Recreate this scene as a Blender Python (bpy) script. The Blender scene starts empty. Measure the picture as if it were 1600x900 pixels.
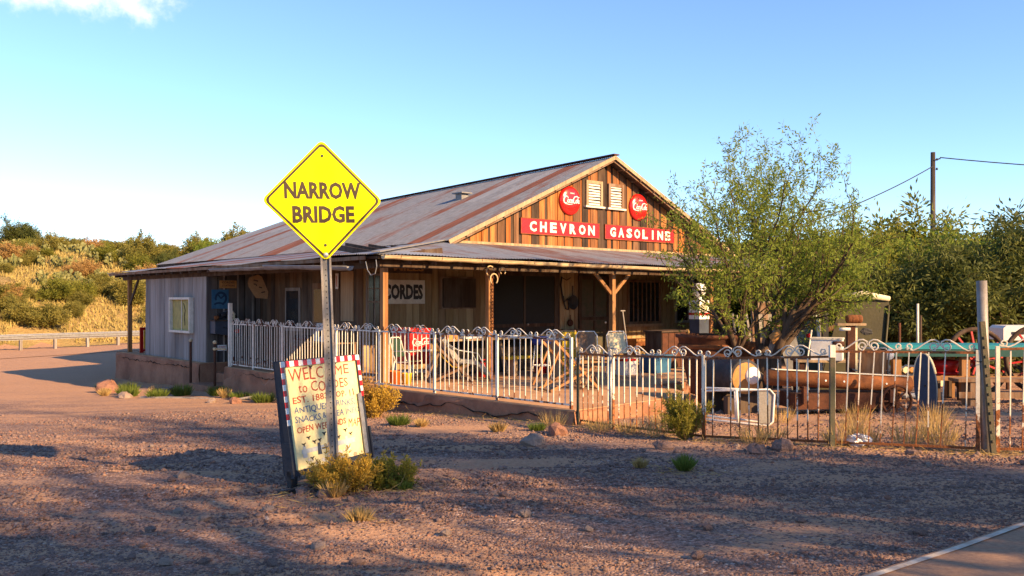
import bpy, math, random
import numpy as np
from mathutils import Vector, Matrix, noise

random.seed(7)
rng = np.random.default_rng(7)
scene = bpy.context.scene
COL = scene.collection
R = math.radians
PI = math.pi

# ------------------------------------------------------------------ camera
cam_data = bpy.data.cameras.new('camera')
cam = bpy.data.objects.new('camera', cam_data)
COL.objects.link(cam)
cam.location = (0.0, 0.0, 1.7)
cam.rotation_euler = (R(90), 0, 0)
cam_data.sensor_width = 36.0
cam_data.lens = 31.19
cam_data.shift_y = 0.01125
cam_data.clip_start = 0.1
cam_data.clip_end = 6000.0
scene.camera = cam

# ------------------------------------------------------------------ sky, sun, exposure
SUN_DIR = Vector((0.80, -0.60, 0.0)).normalized()      # towards the sun, on the ground plane
SUN_EL = R(25)
world = bpy.data.worlds.new('World')
scene.world = world
world.use_nodes = True
wn, wl = world.node_tree.nodes, world.node_tree.links
wn.clear()
w_out = wn.new('ShaderNodeOutputWorld')
w_bg = wn.new('ShaderNodeBackground')
w_sky = wn.new('ShaderNodeTexSky')
w_sky.sky_type = 'NISHITA'
w_sky.sun_disc = False
w_sky.sun_elevation = SUN_EL
w_sky.sun_rotation = math.atan2(SUN_DIR.x, SUN_DIR.y)
w_sky.altitude = 1100
w_sky.air_density = 0.9
w_sky.dust_density = 0.0
w_sky.ozone_density = 3.6
w_bg.inputs['Strength'].default_value = 0.112
# one small evening cloud
w_tc = wn.new('ShaderNodeTexCoord')
w_map = wn.new('ShaderNodeMapping')
w_map.vector_type = 'TEXTURE'
cd = Vector((-0.485, 1.0, 0.352)).normalized()
w_map.inputs['Location'].default_value = cd
w_map.inputs['Scale'].default_value = (0.105, 0.30, 0.034)
w_len = wn.new('ShaderNodeVectorMath'); w_len.operation = 'LENGTH'
w_noi = wn.new('ShaderNodeTexNoise'); w_noi.inputs['Scale'].default_value = 26; w_noi.inputs['Detail'].default_value = 7
w_noi.inputs['Roughness'].default_value = 0.62
w_a = wn.new('ShaderNodeMath'); w_a.operation = 'MULTIPLY_ADD'; w_a.inputs[1].default_value = 2.0; w_a.inputs[2].default_value = -0.98
w_s = wn.new('ShaderNodeMath'); w_s.operation = 'SUBTRACT'
w_r = wn.new('ShaderNodeMapRange'); w_r.inputs['From Min'].default_value = -0.95; w_r.inputs['From Max'].default_value = 0.0
w_r.interpolation_type = 'SMOOTHSTEP'
w_mix = wn.new('ShaderNodeMix'); w_mix.data_type = 'RGBA'
w_mix.inputs['B'].default_value = (7.6, 6.6, 7.4, 1)
w_m2 = wn.new('ShaderNodeMath'); w_m2.operation = 'MULTIPLY'; w_m2.inputs[1].default_value = 0.62
wl.new(w_tc.outputs['Generated'], w_map.inputs['Vector'])
wl.new(w_map.outputs['Vector'], w_len.inputs[0])
wl.new(w_tc.outputs['Generated'], w_noi.inputs['Vector'])
wl.new(w_noi.outputs['Fac'], w_a.inputs[0])
wl.new(w_a.outputs[0], w_s.inputs[0])
wl.new(w_len.outputs['Value'], w_s.inputs[1])
wl.new(w_s.outputs[0], w_r.inputs['Value'])
wl.new(w_r.outputs[0], w_m2.inputs[0])
wl.new(w_m2.outputs[0], w_mix.inputs['Factor'])
wl.new(w_sky.outputs[0], w_mix.inputs['A'])
wl.new(w_mix.outputs['Result'], w_bg.inputs['Color'])
wl.new(w_bg.outputs[0], w_out.inputs['Surface'])

sun_data = bpy.data.lights.new('sun', 'SUN')
sun_data.energy = 5.0
sun_data.angle = R(0.55)
sun_data.color = (1.0, 0.65, 0.32)
sun = bpy.data.objects.new('sun', sun_data)
COL.objects.link(sun)
sun.rotation_euler = Vector((SUN_DIR.x * math.cos(SUN_EL), SUN_DIR.y * math.cos(SUN_EL), math.sin(SUN_EL))).to_track_quat('Z', 'Y').to_euler()

vs = scene.view_settings
vs.view_transform = 'Standard'
vs.look = 'None'
vs.gamma = 1.0
vs.use_curve_mapping = False
vs.exposure = 1.38
scene.cycles.max_bounces = 4
scene.cycles.diffuse_bounces = 3
scene.cycles.transparent_max_bounces = 12

# ------------------------------------------------------------------ helpers
class MB:
    """collects shapes into one mesh"""
    def __init__(self):
        self.v = []; self.f = []
    def add(self, vs_, fs_):
        n = len(self.v)
        self.v.extend([tuple(p) for p in vs_])
        self.f.extend([tuple(i + n for i in q) for q in fs_])
        return self
    def box(self, c, s, rz=0.0, rx=0.0, ry=0.0):
        m = Matrix.Translation(Vector(c)) @ Matrix.Rotation(rz, 4, 'Z') @ Matrix.Rotation(ry, 4, 'Y') @ Matrix.Rotation(rx, 4, 'X')
        h = [x * 0.5 for x in s]
        vs_ = [m @ Vector((i * h[0], j * h[1], k * h[2])) for k in (-1, 1) for j in (-1, 1) for i in (-1, 1)]
        return self.add(vs_, [(0, 2, 3, 1), (4, 5, 7, 6), (0, 1, 5, 4), (2, 6, 7, 3), (0, 4, 6, 2), (1, 3, 7, 5)])
    def mm(self, lo, hi):
        return self.box([(a + b) / 2 for a, b in zip(lo, hi)], [b - a for a, b in zip(lo, hi)])
    def beam(self, p, q, w, h, up=(0, 0, 1)):
        p, q = Vector(p), Vector(q); d = (q - p); L = d.length; d.normalize()
        u = Vector(up)
        if abs(d.dot(u)) > 0.98: u = Vector((0, 1, 0))
        x = d.cross(u).normalized(); y = x.cross(d).normalized()
        vs_ = [b + x * i * w / 2 + y * j * h / 2 for b in (p, q) for j in (-1, 1) for i in (-1, 1)]
        return self.add(vs_, [(0, 1, 3, 2), (4, 6, 7, 5), (0, 4, 5, 1), (2, 3, 7, 6), (0, 2, 6, 4), (1, 5, 7, 3)])
    def tube(self, pts, r, n=6, cap=True, flat=1.0):
        pts = [Vector(p) for p in pts]; k = len(pts)
        rs = r if isinstance(r, (list, tuple)) else [r] * k
        vs_, fs_ = [], []
        prev = None
        for i, p in enumerate(pts):
            d = (pts[min(i + 1, k - 1)] - pts[max(i - 1, 0)])
            if d.length < 1e-9: d = Vector((0, 0, 1))
            d.normalize()
            if prev is None:
                u = Vector((0, 0, 1)) if abs(d.z) < 0.9 else Vector((1, 0, 0))
                x = d.cross(u).normalized()
            else:
                x = (prev - d * prev.dot(d))
                if x.length < 1e-6: x = d.cross(Vector((0, 0, 1)))
                x.normalize()
            prev = x; y = d.cross(x)
            for j in range(n):
                a = 2 * PI * j / n
                vs_.append(p + x * math.cos(a) * rs[i] + y * math.sin(a) * rs[i] * flat)
        for i in range(k - 1):
            for j in range(n):
                fs_.append((i * n + j, i * n + (j + 1) % n, (i + 1) * n + (j + 1) % n, (i + 1) * n + j))
        if cap:
            fs_.append(tuple(range(n))[::-1]); fs_.append(tuple((k - 1) * n + j for j in range(n)))
        return self.add(vs_, fs_)
    def lathe(self, prof, n=16, c=(0, 0, 0), axis='Z', cap=False):
        vs_, fs_ = [], []
        k = len(prof)
        for r_, h in prof:
            for j in range(n):
                a = 2 * PI * j / n
                x, y = r_ * math.cos(a), r_ * math.sin(a)
                p = {'Z': (x, y, h), 'Y': (x, h, y), 'X': (h, x, y)}[axis]
                vs_.append((p[0] + c[0], p[1] + c[1], p[2] + c[2]))
        for i in range(k - 1):
            for j in range(n):
                fs_.append((i * n + j, i * n + (j + 1) % n, (i + 1) * n + (j + 1) % n, (i + 1) * n + j))
        if cap:
            fs_.append(tuple(range(n))[::-1]); fs_.append(tuple((k - 1) * n + j for j in range(n)))
        return self.add(vs_, fs_)
    def prism(self, poly, lo, hi, plane='xy'):
        """extrude a 2-D outline between lo and hi along the third axis"""
        n = len(poly)
        def P(u, v, w):
            return {'xy': (u, v, w), 'xz': (u, w, v), 'yz': (w, u, v)}[plane]
        vs_ = [P(u, v, lo) for u, v in poly] + [P(u, v, hi) for u, v in poly]
        fs_ = [tuple(range(n))[::-1], tuple(range(n, 2 * n))]
        fs_ += [(i, (i + 1) % n, n + (i + 1) % n, n + i) for i in range(n)]
        return self.add(vs_, fs_)
    def quad(self, a, b, c, d):
        return self.add([a, b, c, d], [(0, 1, 2, 3)])
    def ball(self, c, r, n=10, m=6, sq=(1, 1, 1), jit=0.0):
        vs_, fs_ = [], []
        for i in range(m + 1):
            t = PI * i / m
            for j in range(n):
                a = 2 * PI * j / n
                k = 1 + jit * random.uniform(-1, 1)
                vs_.append((c[0] + r * sq[0] * k * math.sin(t) * math.cos(a), c[1] + r * sq[1] * k * math.sin(t) * math.sin(a), c[2] + r * sq[2] * k * math.cos(t)))
        for i in range(m):
            for j in range(n):
                fs_.append((i * n + j, (i + 1) * n + j, (i + 1) * n + (j + 1) % n, i * n + (j + 1) % n))
        return self.add(vs_, fs_)
    def mesh(self, name, smooth=False):
        me = bpy.data.meshes.new(name)
        me.from_pydata(self.v, [], self.f)
        me.update()
        if smooth:
            me.polygons.foreach_set('use_smooth', [True] * len(me.polygons))
        return me
    def build(self, name, material, parent=None, smooth=False, color=None, loc=None, rot=None):
        return link(name, self.mesh(name, smooth), material, parent, color, loc, rot)

def link(name, me, material, parent=None, color=None, loc=None, rot=None):
    o = bpy.data.objects.new(name, me)
    COL.objects.link(o)
    if material is not None and len(me.materials) == 0:
        me.materials.append(material)
    if parent is not None: o.parent = parent
    if color is not None: o.color = (color[0], color[1], color[2], 1.0)
    if loc is not None: o.location = loc
    if rot is not None: o.rotation_euler = rot
    return o

def npmesh(name, verts, faces_flat, nper, material=None, smooth=False):
    """big mesh straight from numpy arrays; every face has nper corners"""
    me = bpy.data.meshes.new(name)
    nv, nf = len(verts), len(faces_flat) // nper
    me.vertices.add(nv); me.vertices.foreach_set('co', np.asarray(verts, dtype=np.float32).ravel())
    me.loops.add(nf * nper); me.loops.foreach_set('vertex_index', np.asarray(faces_flat, dtype=np.int32))
    me.polygons.add(nf)
    me.polygons.foreach_set('loop_start', np.arange(0, nf * nper, nper, dtype=np.int32))
    me.polygons.foreach_set('loop_total', np.full(nf, nper, dtype=np.int32))
    me.update(calc_edges=True); me.validate()
    if smooth: me.polygons.foreach_set('use_smooth', np.ones(nf, dtype=bool))
    if material: me.materials.append(material)
    return me

def thing(name, label, cat, loc=(0, 0, 0), rz=0.0, group=None):
    o = bpy.data.objects.new(name, None)
    o.empty_display_size = 0.1
    COL.objects.link(o)
    o.location = loc; o.rotation_euler = (0, 0, rz)
    return tag(o, label, cat, group)

def tag(o, label, cat, group=None):
    o['label'] = label; o['category'] = cat
    if group: o['group'] = group
    return o

def kind(o, k):
    o['kind'] = k
    return o

def copy_tree(o, parent=None):
    c = o.copy(); COL.objects.link(c)
    if parent is not None: c.parent = parent
    for ch in list(o.children): copy_tree(ch, c)
    return c

# store frame: x along the gable front, y along the side wall, origin at the corner post of the porch
BO = Vector((-2.41, 16.7, 0.0)); BR = R(41)
def B(a, b, z=0.0):
    return Vector((BO.x + a * math.cos(BR) - b * math.sin(BR), BO.y + a * math.sin(BR) + b * math.cos(BR), z))

def lerp(a, b, t): return a + (b - a) * t
def sstep(t):
    t = min(1.0, max(0.0, t)); return t * t * (3 - 2 * t)

# ------------------------------------------------------------------ lettering
def text_mb(s, width=None, height=0.2, bold=0.0, depth=0.004, shear=0.0, res=2, spacing=1.0):
    """text lying in the xz plane facing -y, its lower left corner at the origin"""
    cu = bpy.data.curves.new('lettering', 'FONT')
    cu.body = s; cu.size = 1.0; cu.offset = bold; cu.extrude = 0.0; cu.resolution_u = res; cu.shear = shear; cu.space_character = spacing
    ob = bpy.data.objects.new('lettering', cu); COL.objects.link(ob)
    dg = bpy.context.evaluated_depsgraph_get(); dg.update()
    me = ob.evaluated_get(dg).to_mesh()
    vs_ = [tuple(v.co) for v in me.vertices]; fs_ = [tuple(p.vertices) for p in me.polygons]
    ob.evaluated_get(dg).to_mesh_clear()
    bpy.data.objects.remove(ob); bpy.data.curves.remove(cu)
    xs = [v[0] for v in vs_]; ys = [v[1] for v in vs_]
    x0, x1, y0, y1 = min(xs), max(xs), min(ys), max(ys)
    ky = height / (y1 - y0); kx = (width / (x1 - x0)) if width else ky
    mb = MB()
    mb.add([((v[0] - x0) * kx, -depth, (v[1] - y0) * ky) for v in vs_], fs_)
    mb.w = (x1 - x0) * kx; mb.h = height
    return mb
def moved(mb, dx=0, dy=0, dz=0, rot=0.0, k=1.0):
    c, s_ = math.cos(rot), math.sin(rot)
    mb.v = [((x * c - z * s_) * k + dx, y + dy, (x * s_ + z * c) * k + dz) for x, y, z in mb.v]
    return mb
def merge(*mbs):
    o = MB()
    for m in mbs: o.add(m.v, m.f)
    return o

def letters(mb, name, mat_, parent, jit=0.0):
    """one part for each separate letter of a line"""
    root = list(range(len(mb.v)))
    def find(i):
        while root[i] != i:
            root[i] = root[root[i]]; i = root[i]
        return i
    for f in mb.f:
        for q in f[1:]: root[find(q)] = find(f[0])
    groups = {}
    for f in mb.f: groups.setdefault(find(f[0]), []).append(f)
    out = []
    for k, fs_ in groups.items():
        idx = sorted({i for f in fs_ for i in f}); mp = {i: j for j, i in enumerate(idx)}
        pts = [mb.v[i] for i in idx]
        if jit:                                     # brushed by hand: every letter a little off
            mx_, mz_ = sum(p[0] for p in pts) / len(pts), sum(p[2] for p in pts) / len(pts)
            an, kx_, kz_, oz_ = random.gauss(0, jit), 1 + random.gauss(0, jit), 1 + random.gauss(0, jit * 1.3), random.gauss(0, jit * .06)
            ca, sa = math.cos(an), math.sin(an)
            pts = [(mx_ + (x - mx_) * kx_ * ca - (z - mz_) * kz_ * sa, y, mz_ + oz_ + (x - mx_) * kx_ * sa + (z - mz_) * kz_ * ca) for x, y, z in pts]
        out.append(MB().add(pts, [tuple(mp[i] for i in f) for f in fs_]).build(name, mat_, parent))
    return out

def ribbon(strokes, w, depth, k=1.0, dx=0.0, dz=0.0, shear=0.0):
    """flat pen strokes in the xz plane facing -y; each stroke a list of (x, z) or (x, z, width factor)"""
    mb = MB()
    for si, st in enumerate(strokes):
        p = [Vector((q[0] + shear * q[1], q[1])) for q in st]
        ws = [(q[2] if len(q) > 2 else 1.0) * w for q in st]
        vs_, fs_ = [], []
        n = len(p)
        yy = -depth - 0.0002 * si
        for i in range(n):
            d = (p[min(i + 1, n - 1)] - p[max(i - 1, 0)]); d = d.normalized() if d.length > 0 else Vector((1, 0))
            nn = Vector((-d.y, d.x)) * ws[i] * 0.5
            for q in (p[i] + nn, p[i] - nn):
                vs_.append((q.x * k + dx, yy, q.y * k + dz))
        for i in range(n - 1):
            fs_.append((2 * i, 2 * i + 1, 2 * i + 3, 2 * i + 2))
        mb.add(vs_, fs_)
    return mb
def arc(cx, cz, rx, rz, a0, a1, n=12, w0=1.0, w1=None):
    return [(cx + rx * math.cos(R(a0 + (a1 - a0) * i / n)), cz + rz * math.sin(R(a0 + (a1 - a0) * i / n)), w0 if w1 is None else w0 + (w1 - w0) * math.sin(PI * i / n)) for i in range(n + 1)]

def cola_script(k, dx, dz):
    """white flowing two-word script, about 3.3 wide and 1.1 high before scaling"""
    S = []
    S.append(arc(0.42, 0.52, 0.36, 0.48, 50, 300, 16, 0.8, 1.5))                      # first capital
    S.append([(0.62, 0.92, .7), (0.74, 0.80, 1.1), (0.70, 0.66, .6)])
    S.append([(0.10, 0.30, .6), (0.18, 0.06, .9), (0.50, -0.08, 1.0), (1.0, -0.16, .9), (1.5, -0.12, .7), (1.9, -0.02, .3)])
    S.append(arc(0.86, 0.32, 0.15, 0.22, 0, 360, 12, 0.7, 1.3))                        # o
    S.append(arc(1.20, 0.32, 0.16, 0.22, 40, 320, 12, 0.7, 1.3))                       # c
    S.append(arc(1.50, 0.32, 0.14, 0.22, 0, 360, 12, 0.7, 1.2)); S.append([(1.65, .55, .9), (1.64, .20, 1.2), (1.74, .10, .7), (1.82, .2, .5)])   # a
    S.append([(1.72, .36, .8), (1.92, .38, .8)])                                       # hyphen
    S.append(arc(2.12, 0.54, 0.30, 0.48, 60, 300, 16, 0.8, 1.5))                      # second capital
    S.append([(2.10, 1.00, .8), (2.45, 1.08, 1.2), (2.95, 0.94, 1.1), (3.15, 1.0, .5)])
    S.append(arc(2.48, 0.32, 0.14, 0.22, 0, 360, 12, 0.7, 1.3))
    S.append([(2.70, .30, .8), (2.80, .75, 1.0), (2.76, .86, .7), (2.70, .70, .8), (2.72, .16, 1.1), (2.82, .11, .6)])
    S.append(arc(3.00, 0.32, 0.13, 0.22, 0, 360, 12, 0.7, 1.2)); S.append([(3.14, .55, .9), (3.13, .20, 1.2), (3.22, .10, .7), (3.32, .2, .5)])
    return ribbon(S, 0.105, 0.004, k, dx, dz, 0.18)

# ------------------------------------------------------------------ materials (all procedural)
class NT:
    def __init__(self, name):
        self.m = bpy.data.materials.new(name); self.m.use_nodes = True
        self.n, self.l = self.m.node_tree.nodes, self.m.node_tree.links
        self.b = self.n['Principled BSDF']
        self.out = self.n['Material Output']
    def new(self, t, **kw):
        nd = self.n.new(t)
        for k, v in kw.items():
            if hasattr(nd, k): setattr(nd, k, v)
        return nd
    def coord(self, kind_='Object', scale=(1, 1, 1), jitter=True):
        tc = self.new('ShaderNodeTexCoord'); mp = self.new('ShaderNodeMapping')
        mp.inputs['Scale'].default_value = scale
        self.l.new(tc.outputs[kind_], mp.inputs['Vector'])
        if jitter and kind_ == 'Object':
            oi = self.new('ShaderNodeObjectInfo'); mu = self.new('ShaderNodeMath', operation='MULTIPLY'); mu.inputs[1].default_value = 37.0
            self.l.new(oi.outputs['Random'], mu.inputs[0])
            cb = self.new('ShaderNodeCombineXYZ')
            for i in range(3): self.l.new(mu.outputs[0], cb.inputs[i])
            self.l.new(cb.outputs[0], mp.inputs['Location'])
        return mp.outputs['Vector']
    def noise(self, vec, scale=5, detail=4, rough=0.55, lo=0.35, hi=0.65):
        nz = self.new('ShaderNodeTexNoise')
        nz.inputs['Scale'].default_value = scale; nz.inputs['Detail'].default_value = detail; nz.inputs['Roughness'].default_value = rough
        self.l.new(vec, nz.inputs['Vector'])
        mr = self.new('ShaderNodeMapRange'); mr.inputs['From Min'].default_value = lo; mr.inputs['From Max'].default_value = hi
        self.l.new(nz.outputs['Fac'], mr.inputs['Value'])
        return mr.outputs[0]
    def mix(self, fac, a, b, blend='MIX'):
        mx = self.new('ShaderNodeMix'); mx.data_type = 'RGBA'; mx.blend_type = blend
        for key, v in (('Factor', fac), ('A', a), ('B', b)):
            s = mx.inputs[key] if key == 'Factor' else [i for i in mx.inputs if i.name == key and i.type == 'RGBA'][0]
            if isinstance(v, bpy.types.NodeSocket): self.l.new(v, s)
            elif key == 'Factor': s.default_value = v
            else: s.default_value = (v[0], v[1], v[2], 1.0)
        return [o for o in mx.outputs if o.type == 'RGBA'][0]
    def math(self, op, a, b=None, c=None):
        nd = self.new('ShaderNodeMath', operation=op)
        for i, v in enumerate((a, b, c)):
            if v is None: continue
            if isinstance(v, bpy.types.NodeSocket): self.l.new(v, nd.inputs[i])
            else: nd.inputs[i].default_value = v
        return nd.outputs[0]
    def bump(self, h, strength=0.3, dist=0.02):
        bp = self.new('ShaderNodeBump'); bp.inputs['Strength'].default_value = strength; bp.inputs['Distance'].default_value = dist
        self.l.new(h, bp.inputs['Height']); self.l.new(bp.outputs[0], self.b.inputs['Normal'])
    def done(self, color=None, rough=0.8, metal=0.0, spec=0.3):
        if isinstance(color, bpy.types.NodeSocket): self.l.new(color, self.b.inputs['Base Color'])
        elif color is not None: self.b.inputs['Base Color'].default_value = (*color, 1)
        if isinstance(rough, bpy.types.NodeSocket): self.l.new(rough, self.b.inputs['Roughness'])
        else: self.b.inputs['Roughness'].default_value = rough
        self.b.inputs['Metallic'].default_value = metal
        self.b.inputs['Specular IOR Level'].default_value = spec
        return self.m

def worn(name, c1, c2, scale=6, rough=0.75, metal=0.0, bump=0.25, lo=0.38, hi=0.66, spec=0.3, stretch=(1, 1, 1)):
    """two tones worn into each other with fine relief"""
    t = NT(name); v = t.coord('Object', stretch)
    f = t.noise(v, scale, 6, 0.62, lo, hi)
    g = t.noise(v, scale * 7, 4, 0.6, 0.3, 0.7)
    col = t.mix(f, c1, c2)
    col = t.mix(t.math('MULTIPLY', g, 0.35), col, [x * 0.55 for x in c1])
    if bump: t.bump(g, bump, 0.01)
    return t.done(col, rough, metal, spec)

def wood_mat(name, base=None, dark=0.35, grain=(18, 18, 1.3), rough=0.85, bleach=(0.42, 0.36, 0.29), bl=0.35):
    """weathered wood; base None takes the object's own colour"""
    t = NT(name); v = t.coord('Object', grain)
    if base is None:
        oi = t.new('ShaderNodeObjectInfo'); c0 = oi.outputs['Color']
    else:
        c0 = base
    g = t.noise(v, 1.0, 7, 0.65, 0.32, 0.68)
    v2 = t.coord('Object', (grain[0] * .25, grain[1] * .25, grain[2] * .8))
    s = t.noise(v2, 1.0, 5, 0.6, 0.40, 0.64)
    dk = t.mix(1.0, c0, (dark, dark * .9, dark * .85), 'MULTIPLY')
    col = t.mix(g, dk, c0)
    col = t.mix(t.math('MULTIPLY', s, bl), col, bleach)
    t.bump(g, 0.5, 0.006)
    return t.done(col, rough, 0, 0.2)

def paint_rust(name, paint, zfall=0.55, amount=0.5, rust=(0.20, 0.062, 0.020), rough=0.5, zk=0.16, freq=9):
    """painted steel, chipped to rust, more of it towards the object's foot (splash and damp)"""
    t = NT(name)
    v = t.coord('Object', (1, 1, 1))
    n1 = t.noise(v, freq, 6, 0.7, 0.0, 1.0)
    tc = t.new('ShaderNodeTexCoord'); sp = t.new('ShaderNodeSeparateXYZ'); t.l.new(tc.outputs['Object'], sp.inputs[0])
    zf = t.math('MULTIPLY', sp.outputs[2], -1.0 / max(zfall, 1e-3))
    zf = t.math('ADD', zf, 1.0)
    oi = t.new('ShaderNodeObjectInfo')
    f = t.math('ADD', t.math('MULTIPLY', zf, zk), n1)
    f = t.math('ADD', f, t.math('MULTIPLY_ADD', oi.outputs['Random'], 0.12, amount - 0.56))
    mr = t.new('ShaderNodeMapRange'); mr.inputs['From Min'].default_value = 0.47; mr.inputs['From Max'].default_value = 0.53
    t.l.new(f, mr.inputs['Value'])
    r2 = t.mix(t.noise(v, 30, 3, 0.6), rust, (0.085, 0.03, 0.014))
    p2 = t.mix(t.noise(v, 14, 4, 0.6), paint, [x * 0.78 for x in paint])
    col = t.mix(mr.outputs[0], p2, r2)
    rg = t.math('MULTIPLY_ADD', mr.outputs[0], 0.35, rough)
    t.bump(n1, 0.25, 0.004)
    return t.done(col, rg, 0, 0.4)

def leaf_mat(name, c1, c2, trans=0.35, scale=1.2):
    t = NT(name); v = t.coord('Object')
    f = t.noise(v, scale, 3, 0.5, 0.36, 0.64); g = t.noise(v, scale * 14, 2, 0.5, 0.3, 0.7)
    oi = t.new('ShaderNodeObjectInfo')
    col = t.mix(f, c1, c2); col = t.mix(t.math('MULTIPLY', g, 0.45), col, [x * 1.5 for x in c2])
    col = t.mix(t.math('MULTIPLY', oi.outputs['Random'], 0.35), col, [c1[0] * .75, c1[1] * .8, c1[2] * .8])
    t.done(col, 0.65, 0, 0.25)
    tr = t.new('ShaderNodeBsdfTranslucent'); t.l.new(col, tr.inputs['Color'])
    ms = t.new('ShaderNodeMixShader'); ms.inputs[0].default_value = trans
    t.l.new(t.b.outputs[0], ms.inputs[1]); t.l.new(tr.outputs[0], ms.inputs[2]); t.l.new(ms.outputs[0], t.out.inputs['Surface'])
    return t.m

M = {}
# ground: red-brown desert dirt under dark purple-grey gravel
def ground_mat():
    t = NT('desert_dirt'); v = t.coord('Object', (1, 1, 1), False)
    vs_ = t.coord('Object', (0.45, 1.7, 1), False)
    big = t.noise(v, 0.23, 5, 0.6, 0.40, 0.60)
    mid = t.noise(vs_, 0.9, 6, 0.65, 0.43, 0.58)
    fine = t.noise(v, 26, 5, 0.7, 0.32, 0.68)
    dirt = t.mix(fine, (0.345, 0.193, 0.120), (0.50, 0.305, 0.192))
    vo = t.new('ShaderNodeTexVoronoi'); vo.inputs['Scale'].default_value = 46; t.l.new(v, vo.inputs['Vector'])
    vo2 = t.new('ShaderNodeTexVoronoi'); vo2.inputs['Scale'].default_value = 21; t.l.new(v, vo2.inputs['Vector'])
    sep = t.new('ShaderNodeSeparateColor'); t.l.new(vo.outputs['Color'], sep.inputs[0])
    gcol = t.mix(sep.outputs[0], (0.12, 0.073, 0.060), (0.37, 0.245, 0.198))
    gcol = t.mix(t.math('GREATER_THAN', sep.outputs[1], 0.965), gcol, (0.45, 0.35, 0.30))
    amt = t.math('MULTIPLY_ADD', mid, 0.55, t.math('MULTIPLY_ADD', big, 0.45, -0.08))
    msk = t.math('GREATER_THAN', t.math('ADD', amt, t.math('MULTIPLY', sep.outputs[2], 0.6)), 0.62)
    # past the gravel lot the ground is plain packed dirt
    sx = t.new('ShaderNodeSeparateXYZ'); t.l.new(v, sx.inputs[0])
    far = t.new('ShaderNodeMapRange'); far.inputs['From Min'].default_value = 12.0; far.inputs['From Max'].default_value = 16.5; far.inputs['To Min'].default_value = 1; far.inputs['To Max'].default_value = 0.1
    t.l.new(t.math('MULTIPLY_ADD', sx.outputs[0], 0.55, sx.outputs[1]), far.inputs['Value'])
    msk = t.math('MULTIPLY', msk, far.outputs[0])
    col = t.mix(msk, dirt, gcol)
    d1 = t.math('SUBTRACT', 1.0, t.math('MULTIPLY', vo.outputs['Distance'], 1.6))
    h = t.math('MULTIPLY_ADD', t.math('MULTIPLY', msk, d1), 0.8, t.math('MULTIPLY', fine, 0.5))
    t.bump(h, 0.75, 0.02)
    return t.done(col, 0.95, 0, 0.12)
M['ground'] = ground_mat()
def hill_mat():
    t = NT('dry_hillside'); v = t.coord('Object', (1, 1, 1), False)
    f = t.noise(v, 0.35, 6, 0.65, 0.38, 0.62); g = t.noise(v, 3.5, 5, 0.7, 0.35, 0.65)
    col = t.mix(f, (0.42, 0.27, 0.11), (0.25, 0.19, 0.07)); col = t.mix(t.math('MULTIPLY', g, 0.6), col, (0.42, 0.32, 0.14))
    sx = t.new('ShaderNodeSeparateXYZ'); t.l.new(v, sx.inputs[0])       # the far hills east of the store are covered in scrub
    mr = t.new('ShaderNodeMapRange'); mr.inputs['From Min'].default_value = 0; mr.inputs['From Max'].default_value = 25; t.l.new(sx.outputs[0], mr.inputs['Value'])
    scrub = t.mix(t.noise(v, 0.25, 6, 0.7, 0.42, 0.58), (0.075, 0.085, 0.030), (0.21, 0.17, 0.07))
    col = t.mix(mr.outputs[0], col, scrub)
    t.bump(g, 0.8, 0.12)
    return t.done(col, 0.95, 0, 0.1)
M['hill'] = hill_mat()
M['asphalt'] = worn('old_asphalt', (0.28, 0.165, 0.105), (0.40, 0.245, 0.155), 30, 0.9)
M['road_paint'] = worn('worn_white_paint', (0.62, 0.55, 0.46), (0.36, 0.26, 0.19), 5, 0.8, lo=.38, hi=.66)
M['plaster'] = worn('red_plaster', (0.38, 0.185, 0.110), (0.21, 0.098, 0.060), 1.5, 0.93, bump=0.9)
M['slab'] = worn('patio_concrete', (0.50, 0.29, 0.155), (0.38, 0.21, 0.115), 1.6, 0.9, bump=0.3)
M['crack'] = worn('dark_crack', (0.02, 0.014, 0.012), (0.03, 0.02, 0.015), 9, 1.0)
M['stone'] = worn('field_stone', (0.27, 0.178, 0.150), (0.14, 0.092, 0.083), 7, 0.9, bump=0.6)
M['stone_pale'] = worn('pale_stone', (0.36, 0.27, 0.225), (0.25, 0.185, 0.155), 7, 0.9, bump=0.6)
M['stone_red'] = worn('red_stone', (0.33, 0.165, 0.115), (0.20, 0.105, 0.08), 7, 0.9, bump=0.6)

def roof_mat():
    t = NT('corrugated_iron'); oi = t.new('ShaderNodeObjectInfo')
    v = t.coord('Object', (5.5, 0.55, 1))
    s = t.noise(v, 1.0, 7, 0.7, 0.0, 1.0)
    v2 = t.coord('Object', (1.2, 0.9, 1)); b = t.noise(v2, 1.4, 5, 0.6, 0.0, 1.0)
    sc = t.new('ShaderNodeSeparateColor'); t.l.new(oi.outputs['Color'], sc.inputs[0])
    f = t.math('ADD', t.math('MULTIPLY_ADD', s, 0.95, t.math('MULTIPLY', b, 0.85)), t.math('MULTIPLY_ADD', sc.outputs[0], 0.85, -1.27))
    mr = t.new('ShaderNodeMapRange'); mr.inputs['From Min'].default_value = -0.05; mr.inputs['From Max'].default_value = 0.28
    t.l.new(f, mr.inputs['Value'])
    galv = t.mix(t.noise(v2, 6, 5, 0.6), (0.19, 0.205, 0.24), (0.125, 0.135, 0.16))
    galv = t.mix(sc.outputs[1], galv, (0.30, 0.33, 0.39))
    rust = t.mix(t.noise(v, 2.2, 4, 0.6), (0.17, 0.062, 0.042), (0.090, 0.036, 0.028))
    col = t.mix(mr.outputs[0], galv, rust)
    rg = t.math('MULTIPLY_ADD', mr.outputs[0], 0.3, 0.55)
    return t.done(col, rg, 0.0, 0.4)
M['roof'] = roof_mat()
M['gable_plank'] = wood_mat('gable_plank_wood', None, 0.26, (15, 15, 0.9), bl=0.12, bleach=(0.38, 0.24, 0.14))
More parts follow.
